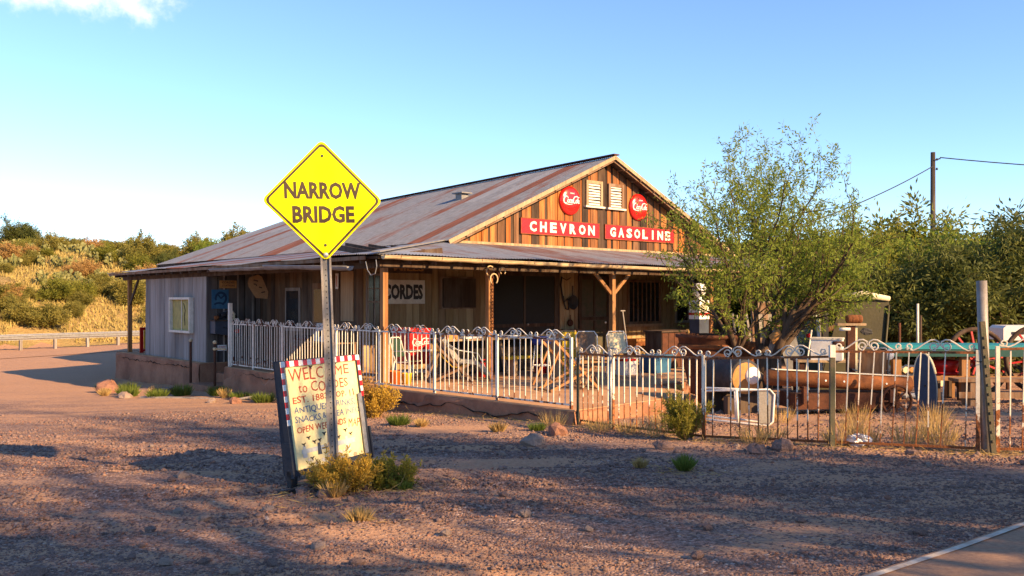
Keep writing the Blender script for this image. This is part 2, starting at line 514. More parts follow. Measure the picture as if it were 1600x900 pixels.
M['wall_plank'] = wood_mat('wall_plank_wood', None, 0.6, (12, 12, 0.9), bl=0.18, bleach=(0.45, 0.38, 0.27))
M['dark_wood'] = wood_mat('dark_brown_wood', (0.075, 0.045, 0.03), 0.45, bl=0.12)
M['void'] = worn('dark_tarred_board', (0.022, 0.017, 0.014), (0.035, 0.026, 0.02), 5, 0.95)
M['trim'] = wood_mat('pale_trim_wood', (0.42, 0.30, 0.18), 0.55, (14, 14, 1.0), bl=0.3, bleach=(0.52, 0.42, 0.29))
M['post'] = wood_mat('porch_post_wood', (0.34, 0.165, 0.065), 0.5, (16, 16, 0.9), bl=0.25, bleach=(0.5, 0.33, 0.18))
M['grey_wood'] = wood_mat('silver_grey_wood', (0.30, 0.275, 0.25), 0.5, (14, 14, 0.9), bl=0.3, bleach=(0.45, 0.42, 0.39))
M['brown_wood'] = wood_mat('brown_board_wood', (0.22, 0.12, 0.065), 0.5, (14, 14, 0.9), bl=0.3)
M['shed_plank'] = wood_mat('shed_plank_grey', None, 0.62, (10, 10, 0.7), bl=0.3, bleach=(0.40, 0.40, 0.40))
M['white_paint'] = worn('old_white_paint', (0.70, 0.66, 0.58), (0.50, 0.45, 0.37), 5, 0.6, lo=.45, hi=.75)
M['gutter'] = worn('cream_gutter', (0.58, 0.46, 0.28), (0.40, 0.25, 0.13), 3.5, 0.55, lo=.45, hi=.72)
M['gutter_grey'] = worn('grey_gutter', (0.23, 0.235, 0.25), (0.15, 0.14, 0.14), 4, 0.5)
M['fence_white'] = paint_rust('white_iron_fence', (0.70, 0.67, 0.60), 0.35, 0.31)
M['scroll_rusty'] = paint_rust('rust_spotted_white_scroll', (0.74, 0.66, 0.54), -9.0, 0.30, rust=(0.30, 0.095, 0.028))
M['fence_rusty'] = paint_rust('rusting_white_iron_fence', (0.80, 0.73, 0.60), 1.0, 0.235, rust=(0.34, 0.115, 0.032), zk=0.42, freq=6)
M['rust'] = worn('deep_rust', (0.115, 0.042, 0.022), (0.06, 0.026, 0.016), 8, 0.9, bump=0.5)
M['rust_orange'] = worn('orange_rust', (0.25, 0.09, 0.03), (0.13, 0.05, 0.022), 8, 0.9, bump=0.5)
M['galv'] = worn('galvanised_steel', (0.40, 0.40, 0.39), (0.26, 0.26, 0.26), 10, 0.45, 0.6, 0.15)
M['steel_post'] = worn('weathered_steel', (0.30, 0.28, 0.27), (0.20, 0.175, 0.16), 6, 0.55, 0.3, 0.15)
M['green_post'] = worn('green_steel_post', (0.062, 0.068, 0.040), (0.11, 0.080, 0.055), 8, 0.7)
M['black'] = worn('black_iron', (0.022, 0.022, 0.026), (0.045, 0.042, 0.045), 7, 0.6)
M['navy'] = worn('dark_blue_frame', (0.020, 0.028, 0.045), (0.035, 0.04, 0.055), 7, 0.55)
M['sign_yellow'] = worn('yellow_sign_sheeting', (0.82, 0.80, 0.0), (0.76, 0.73, 0.0), 3, 0.6, bump=0.0, spec=0.1)
M['sign_edge'] = worn('yellow_sign_rim', (0.84, 0.76, 0.12), (0.8, 0.7, 0.1), 3, 0.4, bump=0)
M['sign_brown'] = worn('faded_brown_legend', (0.022, 0.008, 0.002), (0.03, 0.011, 0.003), 6, 0.5, bump=0)
M['enamel_red'] = worn('red_enamel', (0.62, 0.016, 0.012), (0.50, 0.014, 0.012), 3, 0.25, bump=0, spec=0.5)
M['panel_red'] = paint_rust('chipped_red_enamel', (0.40, 0.010, 0.008), -9.0, 0.27, rust=(0.16, 0.06, 0.03), rough=0.35)
M['white_letter'] = worn('white_enamel', (0.80, 0.75, 0.62), (0.62, 0.54, 0.38), 7, 0.4, bump=0, lo=.55, hi=.8)
M['white_clean'] = worn('clean_white', (0.82, 0.80, 0.78), (0.76, 0.74, 0.72), 4, 0.4, bump=0)
M['cream_board'] = worn('cream_painted_board', (0.80, 0.71, 0.38), (0.70, 0.60, 0.32), 2.5, 0.65, bump=0.08, lo=.42, hi=.72)
M['red_brush'] = worn('faded_red_brush', (0.42, 0.075, 0.045), (0.55, 0.22, 0.11), 9, 0.7, bump=0, lo=.5, hi=.8)
M['red_brush_strong'] = worn('red_brush_paint', (0.40, 0.03, 0.02), (0.48, 0.08, 0.04), 9, 0.7, bump=0)
M['blue_brush'] = worn('blue_brush_paint', (0.055, 0.115, 0.26), (0.10, 0.17, 0.32), 9, 0.7, bump=0)
M['sky_paint'] = worn('grey_blue_paint', (0.42, 0.47, 0.50), (0.55, 0.56, 0.52), 3, 0.7, bump=0)
M['white_metal'] = worn('white_lacquered_tube', (0.78, 0.76, 0.72), (0.62, 0.57, 0.50), 6, 0.4, lo=.5, hi=.8)
M['strap'] = worn('cream_webbing', (0.72, 0.66, 0.46), (0.60, 0.53, 0.35), 30, 0.8)
M['mesh_grey'] = worn('grey_woven_seat', (0.36, 0.34, 0.31), (0.27, 0.25, 0.22), 40, 0.85)
M['teal'] = worn('teal_paint', (0.015, 0.25, 0.31), (0.02, 0.19, 0.24), 3, 0.5, bump=0.1)
M['teal_dark'] = worn('dark_teal_paint', (0.012, 0.075, 0.070), (0.012, 0.055, 0.055), 3, 0.55, bump=0.1)
M['blue_plastic'] = worn('blue_plastic_tub', (0.03, 0.12, 0.24), (0.025, 0.09, 0.19), 4, 0.5, bump=0)
M['deep_blue'] = worn('deep_blue_cloth', (0.006, 0.030, 0.22), (0.008, 0.022, 0.14), 8, 0.7, bump=0.1)
M['slate_blue'] = worn('slate_blue_board', (0.030, 0.050, 0.090), (0.022, 0.036, 0.065), 3, 0.6, bump=0.1)
M['red_plastic'] = worn('red_plastic', (0.50, 0.012, 0.010), (0.38, 0.010, 0.008), 4, 0.4, bump=0)
M['orange_plastic'] = worn('orange_bucket', (0.62, 0.15, 0.02), (0.50, 0.11, 0.018), 4, 0.5, bump=0)
M['yellow'] = worn('yellow_canvas', (0.72, 0.47, 0.03), (0.60, 0.36, 0.03), 6, 0.7, bump=0.1)
M['green_cloth'] = worn('dark_green_panel', (0.015, 0.05, 0.03), (0.02, 0.04, 0.025), 6, 0.7, bump=0.1)
M['olive'] = worn('olive_sheet_metal', (0.062, 0.054, 0.022), (0.042, 0.036, 0.016), 3, 0.55, bump=0.15)
M['cardboard'] = worn('brown_cardboard', (0.40, 0.24, 0.12), (0.32, 0.18, 0.09), 4, 0.85)
M['poster_blue'] = worn('blue_poster', (0.025, 0.105, 0.21), (0.06, 0.19, 0.30), 3, 0.6, bump=0)
M['poster_ink'] = worn('dark_blue_ink', (0.008, 0.035, 0.085), (0.01, 0.045, 0.1), 3, 0.6, bump=0)
M['box_blue'] = worn('blue_grey_box', (0.055, 0.070, 0.10), (0.04, 0.048, 0.07), 4, 0.55)
M['glass_dark'] = worn('dusty_dark_glass', (0.018, 0.020, 0.024), (0.04, 0.04, 0.042), 3, 0.15, bump=0, spec=0.6)
M['screen'] = worn('dark_screen_mesh', (0.022, 0.024, 0.024), (0.035, 0.036, 0.034), 60, 0.85)
M['glass_green'] = worn('green_tinted_pane', (0.085, 0.11, 0.095), (0.06, 0.08, 0.07), 2, 0.2, bump=0, spec=0.6)
M['poster_map'] = worn('yellowed_map', (0.42, 0.36, 0.12), (0.26, 0.25, 0.10), 7, 0.7, bump=0)
M['foil'] = worn('crumpled_foil', (0.62, 0.62, 0.64), (0.42, 0.42, 0.44), 12, 0.28, 0.8, 0.6)
M['bone'] = worn('off_white_bone', (0.55, 0.47, 0.38), (0.42, 0.35, 0.28), 8, 0.8)
M['bark'] = wood_mat('mesquite_bark', (0.085, 0.056, 0.038), 0.45, (14, 14, 3), bl=0.2, bleach=(0.2, 0.15, 0.11))
M['cut_wood'] = worn('fresh_cut_wood', (0.50, 0.25, 0.08), (0.36, 0.17, 0.06), 12, 0.8)
M['creosote'] = wood_mat('utility_pole_wood', (0.060, 0.045, 0.036), 0.5, (12, 12, 0.6), bl=0.15)
M['leaf_mesquite'] = leaf_mat('mesquite_leaves', (0.145, 0.205, 0.024), (0.27, 0.32, 0.05), 0.5)
M['leaf_yellow'] = leaf_mat('yellow_green_leaves', (0.13, 0.15, 0.02), (0.24, 0.23, 0.035), 0.42)
M['leaf_dark'] = leaf_mat('dark_green_leaves', (0.065, 0.082, 0.020), (0.12, 0.135, 0.030), 0.35)
M['leaf_hill'] = leaf_mat('hill_shrub_leaves', (0.15, 0.145, 0.030), (0.27, 0.235, 0.055), 0.4)
M['leaf_dry'] = leaf_mat('dry_brush_stems', (0.26, 0.14, 0.045), (0.36, 0.22, 0.075), 0.2)
M['grass_green'] = leaf_mat('green_weed', (0.075, 0.115, 0.018), (0.14, 0.18, 0.03), 0.35)
M['grass_dry'] = leaf_mat('dry_grass', (0.36, 0.235, 0.085), (0.50, 0.35, 0.14), 0.3)
M['hill_grass'] = leaf_mat('hill_dry_grass', (0.30, 0.235, 0.075), (0.44, 0.345, 0.12), 0.3)
M['rabbit_brush'] = leaf_mat('golden_brush', (0.36, 0.225, 0.030), (0.52, 0.34, 0.05), 0.35, 3)
M['olive_brush'] = leaf_mat('olive_yellow_brush', (0.15, 0.15, 0.020), (0.26, 0.23, 0.032), 0.35, 3)
M['cactus'] = leaf_mat('pale_cactus', (0.14, 0.15, 0.05), (0.22, 0.21, 0.08), 0.05)
M['stem'] = worn('brush_stems', (0.17, 0.105, 0.05), (0.24, 0.15, 0.07), 12, 0.9)

# ------------------------------------------------------------------ ground and hills
def softmax_clip(t, hi, k=4.0):
    return hi - k * math.log(1 + math.exp(min(60, (hi - t) / k)))
def hill_n(x, y):                      # metres beyond the guard rail line
    return (x + 27.7) * -0.807 + (y - 48) * 0.59
RUTS = [(5.3, 0.05, 0.12, 0.045), (6.9, 0.03, 0.15, 0.06), (8.0, 0.02, 0.12, 0.055), (9.3, -0.02, 0.18, 0.06), (10.7, -0.03, 0.15, 0.05), (12.0, -0.06, 0.12, 0.04)]
def zg(x, y, detail=True):
    ye = softmax_clip(y, 25.0); xe = max(-26.0, min(18.0, x))
    z = -0.05 + 0.022 * (xe + 1.6) - 0.031 * (ye - 8.0)
    if y < 5: z += 0.02 * (5 - max(y, -20)) * 0.4
    n = hill_n(x, y)
    if n > 2.5:
        z += 8.6 * (1 - math.exp(-(n - 2.5) / 17.0)) + 0.02 * max(0, n - 40)
        k = min(1.0, (n - 2.5) / 6)
        z += k * 1.5 * noise.noise(Vector((x * 0.07, y * 0.07, 3.1))) + k * 0.5 * noise.noise(Vector((x * 0.22, y * 0.22, 9.1)))
    if y > 60:
        t = sstep((y - 60) / 150.0)
        z += t * max(0.0, 3.0 + 0.095 * x) * (1 if x > -30 else max(0, 1 + (x + 30) / 40)) + t * 2.0 * noise.noise(Vector((x * 0.012, y * 0.012, 1.0)))
    if detail and y < 40:
        k = 1.0
        z += 0.035 * noise.noise(Vector((x * 0.22, y * 0.75, 0.3))) * k
        z += 0.018 * noise.noise(Vector((x * 0.7, y * 1.9, 5.3))) * k
        # wheel ruts over the left of the lot, running across the view
        if x < 4 and 3.5 < y < 14:
            fx = sstep((3.5 - x) / 4.0)
            for (y0, sl, cv, dp_) in RUTS:
                u = y - (y0 + sl * x + cv * math.sin(x * 0.35 + y0))
                if abs(u) < 0.7:
                    z += fx * dp_ * (-math.exp(-(u / 0.13) ** 2) + 0.55 * math.exp(-((abs(u) - 0.27) / 0.11) ** 2)) * (0.8 + 0.4 * noise.noise(Vector((x * 1.7, y0, 0))))
    return z
def axis(fine0, fine1, step, lo, hi, grow):
    a = list(np.arange(fine0, fine1 + 1e-6, step))
    s, v = step, fine1
    while v < hi:
        s = min(s * grow, 400); v += s; a.append(v)
    s, v = step, fine0
    while v > lo:
        s = min(s * grow, 400); v -= s; a.insert(0, v)
    return a
gx = axis(-9, 7, 0.14, -2500, 2500, 1.055)
gy = axis(2.5, 17, 0.13, -300, 3500, 1.045)
NX, NY = len(gx), len(gy)
gv = np.zeros((NY, NX, 3), dtype=np.float32)
for j, y in enumerate(gy):
    for i, x in enumerate(gx):
        gv[j, i] = (x, y, zg(x, y))
def grid_part(mask):
    js, is_ = np.nonzero(mask)
    q = np.stack([js * NX + is_, js * NX + is_ + 1, (js + 1) * NX + is_ + 1, (js + 1) * NX + is_], 1)
    used = np.unique(q); mp = np.zeros(NX * NY, dtype=np.int64); mp[used] = np.arange(len(used))
    return gv.reshape(-1, 3)[used], mp[q].ravel()
cx = (np.array(gx)[:-1] + np.array(gx)[1:]) / 2; cy = (np.array(gy)[:-1] + np.array(gy)[1:]) / 2
XX, YY = np.meshgrid(cx, cy)
HN = (XX + 27.7) * -0.807 + (YY - 48) * 0.59
hmask = (HN > 2.2) | (YY > 58) | (np.abs(XX) > 70)
vv, ff = grid_part(~hmask)
kind(link('ground', npmesh('ground', vv, ff, 4, M['ground'], True), None), 'structure')
vv, ff = grid_part(hmask)
kind(link('hillside', npmesh('hillside', vv, ff, 4, M['hill'], True), None), 'structure')

def drape(pts, dz=0.0):
    return [(x, y, zg(x, y, True) + dz) for x, y in pts]

# the paved road whose edge line crosses the near corner
ra, rb = Vector((1.15, 4.30)), Vector((11.0, 11.8))
rd = (rb - ra).normalized(); rn = Vector((rd.y, -rd.x))
def strip(off0, off1, dz, n=110, t0=-14, t1=70):
    mb = MB(); L = []
    for i in range(n + 1):
        p = ra + rd * lerp(t0, t1, i / n)
        row = []
        for k in range(5):
            q = p + rn * lerp(off0, off1, k / 4)
            row.append((q.x, q.y, max(zg(q.x, q.y), zg(p.x, p.y) - 0.05) + dz))
        L.append(row)
    for i in range(n):
        for k in range(4):
            mb.quad(L[i][k], L[i][k + 1], L[i + 1][k + 1], L[i + 1][k])
    return mb
kind(strip(-0.03, 7.2, 0.035).build('road', M['asphalt']), 'structure')
kind(strip(0.0, 0.048, 0.043).build('road_line', M['road_paint']), 'structure')

# ------------------------------------------------------------------ the store
store = thing('general_store', 'old weathered wood general store with rusty corrugated roof and deep porch', 'store', BO, BR)
SLAB = 0.05
# plastered foundation and porch floor
fd = MB()
fd.prism([(-0.22, 15.0), (-0.22, 8.3), (0.9, 8.3), (0.9, 6.75), (-0.24, 6.75), (-0.22, 0.0), (0.10, -4.95), (3.3, -4.75), (4.3, -3.1), (15.4, -2.4), (15.4, 23.0), (3.6, 23.0), (3.6, 15.0)], -1.6, SLAB, 'xy')
foundation = fd.build('foundation', M['plaster'], store)
fl = MB()
fl.prism([(-0.20, 14.98), (-0.20, 8.32), (1.49, 8.32), (1.49, 6.73), (-0.22, 6.73), (-0.20, 0.0), (0.12, -4.9), (3.28, -4.70), (4.28, -3.05), (15.36, -2.36), (15.36, 3.1), (1.49, 3.1), (1.49, 14.98)], SLAB, SLAB + 0.012, 'xy')
fl.build('porch_floor', M['slab'], foundation)
for (b0, b1, z0, z1) in ((6.78, 8.28, -0.62, -0.34), ):
    MB().mm((-0.55, b0 + .1, -1.4), (0.2, b1 - .1, -0.42)).build('step', M['plaster'], store)
MB().mm((0.15, 6.78, -1.4), (0.88, 8.28, -0.19)).build('step', M['plaster'], store)
# uneven plaster skin over the foundation faces, broken away along the patio lip
def edge_a(b): return (-0.22 if b >= 0 else lerp(-0.22, 0.10, -b / 4.95))
def plaster_face(path, ztop, broken=0.0):
    """path: store-space (a, b) points walked with the outside on the left-hand"""
    mb = MB(); cols = []
    acc = 0.0
    for (p, q) in zip(path[:-1], path[1:]):
        p, q = Vector(p), Vector(q); L = (q - p).length; d = (q - p) / L; nn = Vector((-d.y, d.x))
        m = max(2, int(L / 0.11))
        for i in range(m + (1 if q == Vector(path[-1]) else 0)):
            c = p + d * L * i / m; s_ = acc + L * i / m
            br = max(0.0, noise.noise(Vector((s_ * 0.9, 4.0, 1.0))) + noise.noise(Vector((s_ * 3.1, 4.0, 7.0))) * .5 + 0.15) * broken
            col = []
            for k in range(9):
                z = lerp(ztop - 0.003 - br * 0.25, -1.0, (k / 8) ** 1.4)
                o = 0.025 + 0.030 * noise.noise(Vector((s_ * 1.3, z * 2.5, 2.0))) + 0.014 * noise.noise(Vector((s_ * 5, z * 7, 5.0))) - (br * 0.10 if k < 2 else 0) + 0.02 * k / 8
                if k == 0: o = min(o, 0.008)
                w_ = c + nn * o
                col.append((w_.x, w_.y, z))
            cols.append(col)
        acc += L
    for a_, b_ in zip(cols[:-1], cols[1:]):
        for k in range(8): mb.quad(a_[k], a_[k + 1], b_[k + 1], b_[k])
    return mb.build('plaster_face', M['plaster'], foundation, True)
plaster_face([(-0.22, 8.3), (-0.22, 15.0)], SLAB, 0.12)
plaster_face([(0.10, -4.95), (-0.22, 0.0), (-0.24, 6.75)], SLAB, 1.0)
plaster_face([(4.3, -3.1), (3.3, -4.75), (0.10, -4.95)], SLAB, 1.0)
plaster_face([(-0.22, 15.0), (3.6, 15.0)], SLAB, 0.1)
def crack(pts, w):
    mb = MB(); n = len(pts)
    for i, (p, q) in enumerate(zip(pts[:-1], pts[1:])):
        k = 0.35 + 0.9 * abs(noise.noise(Vector((i * .35, w * 90, 0.5)))) * 1.6
        mb.beam(p, q, 0.05, w * min(1.2, k * 0.75))
    return mb
def crack_path(b0, b1, dz, wob):
    pts = []; b = b0
    while b > b1:
        pts.append((edge_a(b) - 0.022, b, SLAB - dz - wob * (0.5 + noise.noise(Vector((b * 1.1, 3.3, 0)))) + random.uniform(-.03, .03))); b -= random.uniform(.05, .16)
    return pts
crack(crack_path(0.7, -4.4, 0.09, 0.12), 0.015).build('crack', M['crack'], foundation)
crack(crack_path(6.1, 2.2, 0.08, 0.05), 0.012).build('crack', M['crack'], foundation)
crack(crack_path(14.4, 8.9, 0.10, 0.06), 0.012).build('crack', M['crack'], foundation)

# walls: dark backing boards carrying single planks
WB = 3.2; WA = 1.5; WTOP = 3.05
fw = MB().prism([(WA, SLAB), (15.2, SLAB), (15.2, 3.0), (3.72, 3.0), (WA, 2.67)], WB, WB + 0.10, 'xz').build('front_wall', M['void'], store)
sw = MB().mm((WA, WB + 0.10, SLAB), (WA + 0.10, 15.0, 2.66)).mm((3.6, 15.0, SLAB), (3.7, 22.6, 3.0)).build('side_wall', M['void'], store)
MB().mm((WA + 0.1, 14.9, SLAB), (3.6, 15.0, 2.68)).mm((3.7, 22.5, SLAB), (15.2, 22.6, 3.1)).mm((15.1, WB + .1, SLAB), (15.2, 22.5, 3.1)).build('rear_wall', M['void'], store)
CREAM = [(0.40, 0.29, 0.14), (0.36, 0.25, 0.12), (0.44, 0.33, 0.18), (0.32, 0.22, 0.11), (0.27, 0.17, 0.085)]
DARKW = [(0.085, 0.055, 0.038), (0.11, 0.07, 0.045), (0.07, 0.05, 0.04), (0.14, 0.085, 0.05)]
a = WA + 0.004
while a < 15.1:
    wd = random.choice((0.17, 0.19, 0.21, 0.23))
    wd = min(wd, 15.19 - a)
    c = random.choice(CREAM) if a < 5.2 or 7.6 < a < 8.3 or a > 9.6 else random.choice(DARKW)
    MB().mm((0, -0.022, SLAB), (wd - 0.012, -0.001, 2.62 + random.uniform(0, .03))).build('plank', M['wall_plank'], fw, color=c, loc=(a, WB, 0))
    a += wd
b = WB - 0.02
while b < 14.9:
    wd = random.choice((0.2, 0.24, 0.28))
    wd = min(wd, 14.98 - b)
    MB().mm((-0.022, 0, SLAB), (-0.001, wd - 0.014, 2.60)).build('plank', M['wall_plank'], sw, color=random.choice(DARKW), loc=(WA, b, 0))
    b += wd
# grey boarded store-room on the side porch
shed = MB().mm((0.0, 8.45, SLAB), (0.05, 12.9, 2.45)).mm((0.0, 8.40, SLAB), (1.49, 8.45, 2.5)).mm((0.05, 12.85, SLAB), (1.49, 12.9, 2.5)).build('shed_wall', M['void'], store)
GREYS = [(0.27, 0.265, 0.265), (0.22, 0.215, 0.215), (0.31, 0.30, 0.295), (0.24, 0.225, 0.215), (0.20, 0.20, 0.205)]
b = 8.42
for i in range(12):
    wd = random.choice((0.28, 0.34, 0.40, 0.46))
    if i == 11 or b + wd > 12.95: wd = 12.95 - b
    if wd < 0.05: break
    lean = -0.06 if b + wd > 12.9 else 0
    mb = MB().mm((-0.026 + random.uniform(0, .008), 0, SLAB - 0.03 + random.uniform(-.03, .02)), (-0.002, wd - 0.010, 2.47))
    if lean: mb.v = [(x, y + (lean * -1) * (1 - z / 2.4), z) for x, y, z in mb.v]
    mb.build('plank', M['shed_plank'], shed, color=random.choice(GREYS), loc=(0, b, 0))
    b += wd
    if b > 12.93: break
a = 0.0
while a < 1.45:
    wd = min(random.choice((0.22, 0.26, 0.3)), 1.49 - a)
    MB().mm((0, -0.022, SLAB), (wd - 0.03, -0.001, 2.45)).build('plank', M['wall_plank'], shed, color=random.choice([(0.075, 0.07, 0.075), (0.09, 0.085, 0.09)]), loc=(a, 8.40, 0))
    a += wd
for a in (0.42, 0.80, 1.22):
    MB().mm((0, -0.04, SLAB), (0.045, -0.024, 2.4)).build('batten', M['grey_wood'], shed, loc=(a, 8.40, 0))

# roof ----------------------------------------------------------------
RA = 9.5                       # ridge
def ridge_z(b): return 5.74 - 0.022 * (b - 2.9)
def main_z(a, b):              # both pitches of the main roof
    t = abs(a - RA) / 5.8
    return lerp(ridge_z(b), 3.12, t)
def eave_sag(t): return 0.018 * math.sin(t * 1.9) + 0.012 * math.sin(t * 0.7 + 1)
deck = MB()
def slab_poly(pts, th=0.05):
    n = len(pts)
    top = [tuple(p) for p in pts]; bot = [(p[0], p[1], p[2] - th) for p in pts]
    deck.add(top + bot, [tuple(range(n)), tuple(range(2 * n - 1, n - 1, -1))] + [(i, n + i, n + (i + 1) % n, (i + 1) % n) for i in range(n)])
d_ = 0.035
for k in range(20):
    q0, q1 = lerp(2.85, 22.8, k / 20), lerp(2.85, 22.8, (k + 1) / 20)
    slab_poly([(RA, q0, ridge_z(q0) - d_), (RA, q1, ridge_z(q1) - d_), (3.72, q1, 3.12 - d_), (3.72, q0, 3.12 - d_)])
    slab_poly([(RA, q1, ridge_z(q1) - d_), (RA, q0, ridge_z(q0) - d_), (15.3, q0, 3.12 - d_), (15.3, q1, 3.12 - d_)])
slab_poly([(3.72, 3.2, 3.09 - d_), (3.72, 15.1, 3.09 - d_), (-0.30, 15.1, 2.54 - d_), (-0.30, -0.25, 2.54 - d_)])
slab_poly([(3.72, 3.2, 3.09 - d_), (-0.30, -0.25, 2.54 - d_), (15.5, -0.25, 2.54 - d_), (15.5, 3.2, 3.09 - d_)])
roof = deck.build('roof', M['dark_wood'], store)

PITCH = 0.0762
def sheet_cols(width): return int(round(width / PITCH * 4))
def corrugated(p00, p10, p01, p11, nseg, amp=0.010):
    """corrugated sheet: p0* lower edge, p1* upper edge"""
    p00, p10, p01, p11 = map(Vector, (p00, p10, p01, p11))
    nrm = (p01 - p00).cross(p10 - p00).normalized()
    if nrm.z < 0: nrm = -nrm
    vs_ = []
    for i in range(nseg + 1):
        t = i / nseg
        h = amp * math.sin(2 * PI * i / 4 + 0.6)
        vs_.append(p00.lerp(p01, t) + nrm * h)
        vs_.append(p10.lerp(p11, t) + nrm * h)
    return vs_, [(2 * i, 2 * i + 2, 2 * i + 3, 2 * i + 1) for i in range(nseg)]
def put_sheet(lo0, lo1, up0, up1, width, rust, pale, dz):
    """four corners in store space; mesh is stored round its own lower left corner, x across, y up the slope"""
    lo0, lo1, up0, up1 = map(Vector, (lo0, lo1, up0, up1))
    X = (lo1 - lo0).normalized(); N = X.cross(up0 - lo0).normalized()
    if N.z < 0: N = -N
    Y = N.cross(X)
    if Y.dot(up0 - lo0) < 0: X = -X; Y = N.cross(X)
    m = Matrix((X, Y, N)).transposed().to_4x4(); m.translation = lo0 + N * dz
    inv = m.inverted()
    vs_, fs_ = corrugated(inv @ lo0, inv @ up0, inv @ lo1, inv @ up1, max(4, sheet_cols(width)))
    mb = MB().add(vs_, fs_)
    o = mb.build('roof_sheet', M['roof'], roof, True, color=(rust, pale, 0))
    o.matrix_local = m
    return o
SW = 0.66
RUSTY = {1: .55, 2: 1.0, 3: .25, 6: .9, 7: .45, 11: .8, 12: .3, 15: .95, 16: .9, 17: .3, 20: .7, 23: .95, 26: .6, 28: 1.0, 29: .4}
def rustval(i): return min(1.0, RUSTY.get(i, random.choice((0.08, 0.15, 0.2, 0.3))) + random.uniform(-.08, .08))
# main left pitch, two lapped rows
i = 0; b = 2.80
while b < 22.7:
    b1 = min(b + SW, 22.85)
    for row, (t0, t1) in enumerate(((0.0, 0.56), (0.53, 1.0))):
        A0, A1 = lerp(3.70, RA - 0.02, t0), lerp(3.70, RA - 0.02, t1)
        rv = rustval(i) * random.uniform(0.55, 1.1) + random.uniform(0, .12)
        dz = 0.010 + 0.007 * row + 0.004 * (i % 2) + random.uniform(0, .002)
        put_sheet((A0, b, main_z(A0, b)), (A0, b1, main_z(A0, b1)), (A1, b, main_z(A1, b)), (A1, b1, main_z(A1, b1)), b1 - b, rv, 0.0 if row == 0 else random.choice((0, 0, .25)), dz)
    b += SW - 0.045; i += 1
# main right pitch
b = 2.80; i = 40
while b < 22.7:
    b1 = min(b + 2.0, 22.85)
    put_sheet((15.35, b1, 3.09), (15.35, b, 3.09), (RA + 0.02, b1, main_z(RA + .02, b1)), (RA + 0.02, b, main_z(RA + .02, b)), b1 - b, 0.4, 0, 0.010 + 0.004 * (i % 2))
    b += 1.95; i += 1
# side porch pitch, cut along the hip
def hip_a(b): return lerp(-0.42, 3.74, min(1.0, (b + 0.38) / 3.58))     # hip line as a function of b
def side_z(a): return lerp(2.53, 3.10, (a + 0.42) / 4.16)
b = -0.36; i = 0
while b < 15.1:
    b1 = min(b + SW, 15.25)
    h0, h1 = max(-0.40, min(3.74, hip_a(b))), max(-0.40, min(3.74, hip_a(b1)))
    s0, s1 = eave_sag(b), eave_sag(b1)
    rv = rustval(i) * 0.85
    put_sheet((-0.44, b, 2.53 + s0), (-0.44, b1, 2.53 + s1), (h0, b, side_z(h0)), (h1, b1, side_z(h1)), b1 - b, rv, random.choice((0, 0, .2)), 0.010 + 0.005 * (i % 2) + random.uniform(0, .003))
    b += SW - 0.045; i += 1
# front porch pitch
def front_z(b): return lerp(2.53, 3.10, (b + 0.38) / 3.58)
a = -0.40; i = 0
while a < 15.4:
    a1 = min(a + SW, 15.6)
    t0 = min(1.0, (a + 0.42) / 4.16); t1 = min(1.0, (a1 + 0.42) / 4.16)
    u0, u1 = lerp(-0.38, 3.19, t0), lerp(-0.38, 3.19, t1)
    s0, s1 = eave_sag(a + 7), eave_sag(a1 + 7)
    rv = random.choice((.30, .42, .5, .36, .6)) if i > 1 else 0.1
    put_sheet((a, -0.40, 2.53 + s0), (a1, -0.40, 2.53 + s1), (a, u0, front_z(u0)), (a1, u1, front_z(u1)), a1 - a, rv, 0.6 if i in (1, 2) else 0.1, 0.010 + 0.005 * (i % 2) + random.uniform(0, .003))
    a += SW - 0.045; i += 1
# hip cap, ridge cap, roof vent
MB().beam((-0.42, -0.38, 2.575), (3.72, 3.18, 3.145), 0.16, 0.03).build('hip_cap', M['gutter_grey'], roof)
MB().beam((RA, 2.75, ridge_z(2.75) + 0.045), (RA, 22.85, ridge_z(22.85) + 0.045), 0.22, 0.03).build('ridge_cap', M['rust'], roof)
vz = main_z(7.6, 7.3)
MB().mm((7.42, 7.2, vz - 0.25), (7.68, 7.5, vz + 0.12)).mm((7.35, 7.1, vz + 0.12), (7.75, 7.6, vz + 0.155)).build('roof_vent', M['gutter_grey'], roof)

# rafters showing under the eaves
for k in range(26):
    b = 0.2 + k * 0.6
    if b > 15.0: break
    MB().beam((-0.40, b, 2.43), (1.5, b, 2.68), 0.045, 0.12).build('rafter', M['dark_wood'], roof)
for k in range(26):
    a = 0.4 + k * 0.6
    MB().beam((a, -0.30, 2.43), (a, 3.1, 2.90), 0.045, 0.12).build('rafter', M['dark_wood'], roof)
MB().beam((-0.12, 0, 2.37), (15.3, 0, 2.37), 0.09, 0.14).build('porch_beam', M['dark_wood'], store)
MB().beam((0, 0.1, 2.37), (0, 15.0, 2.37), 0.09, 0.14).build('porch_beam', M['dark_wood'], store)
MB().beam((-0.41, 0.0, 2.475), (-0.41, 15.15, 2.475), 0.025, 0.07).build('eave_board', M['brown_wood'], store)

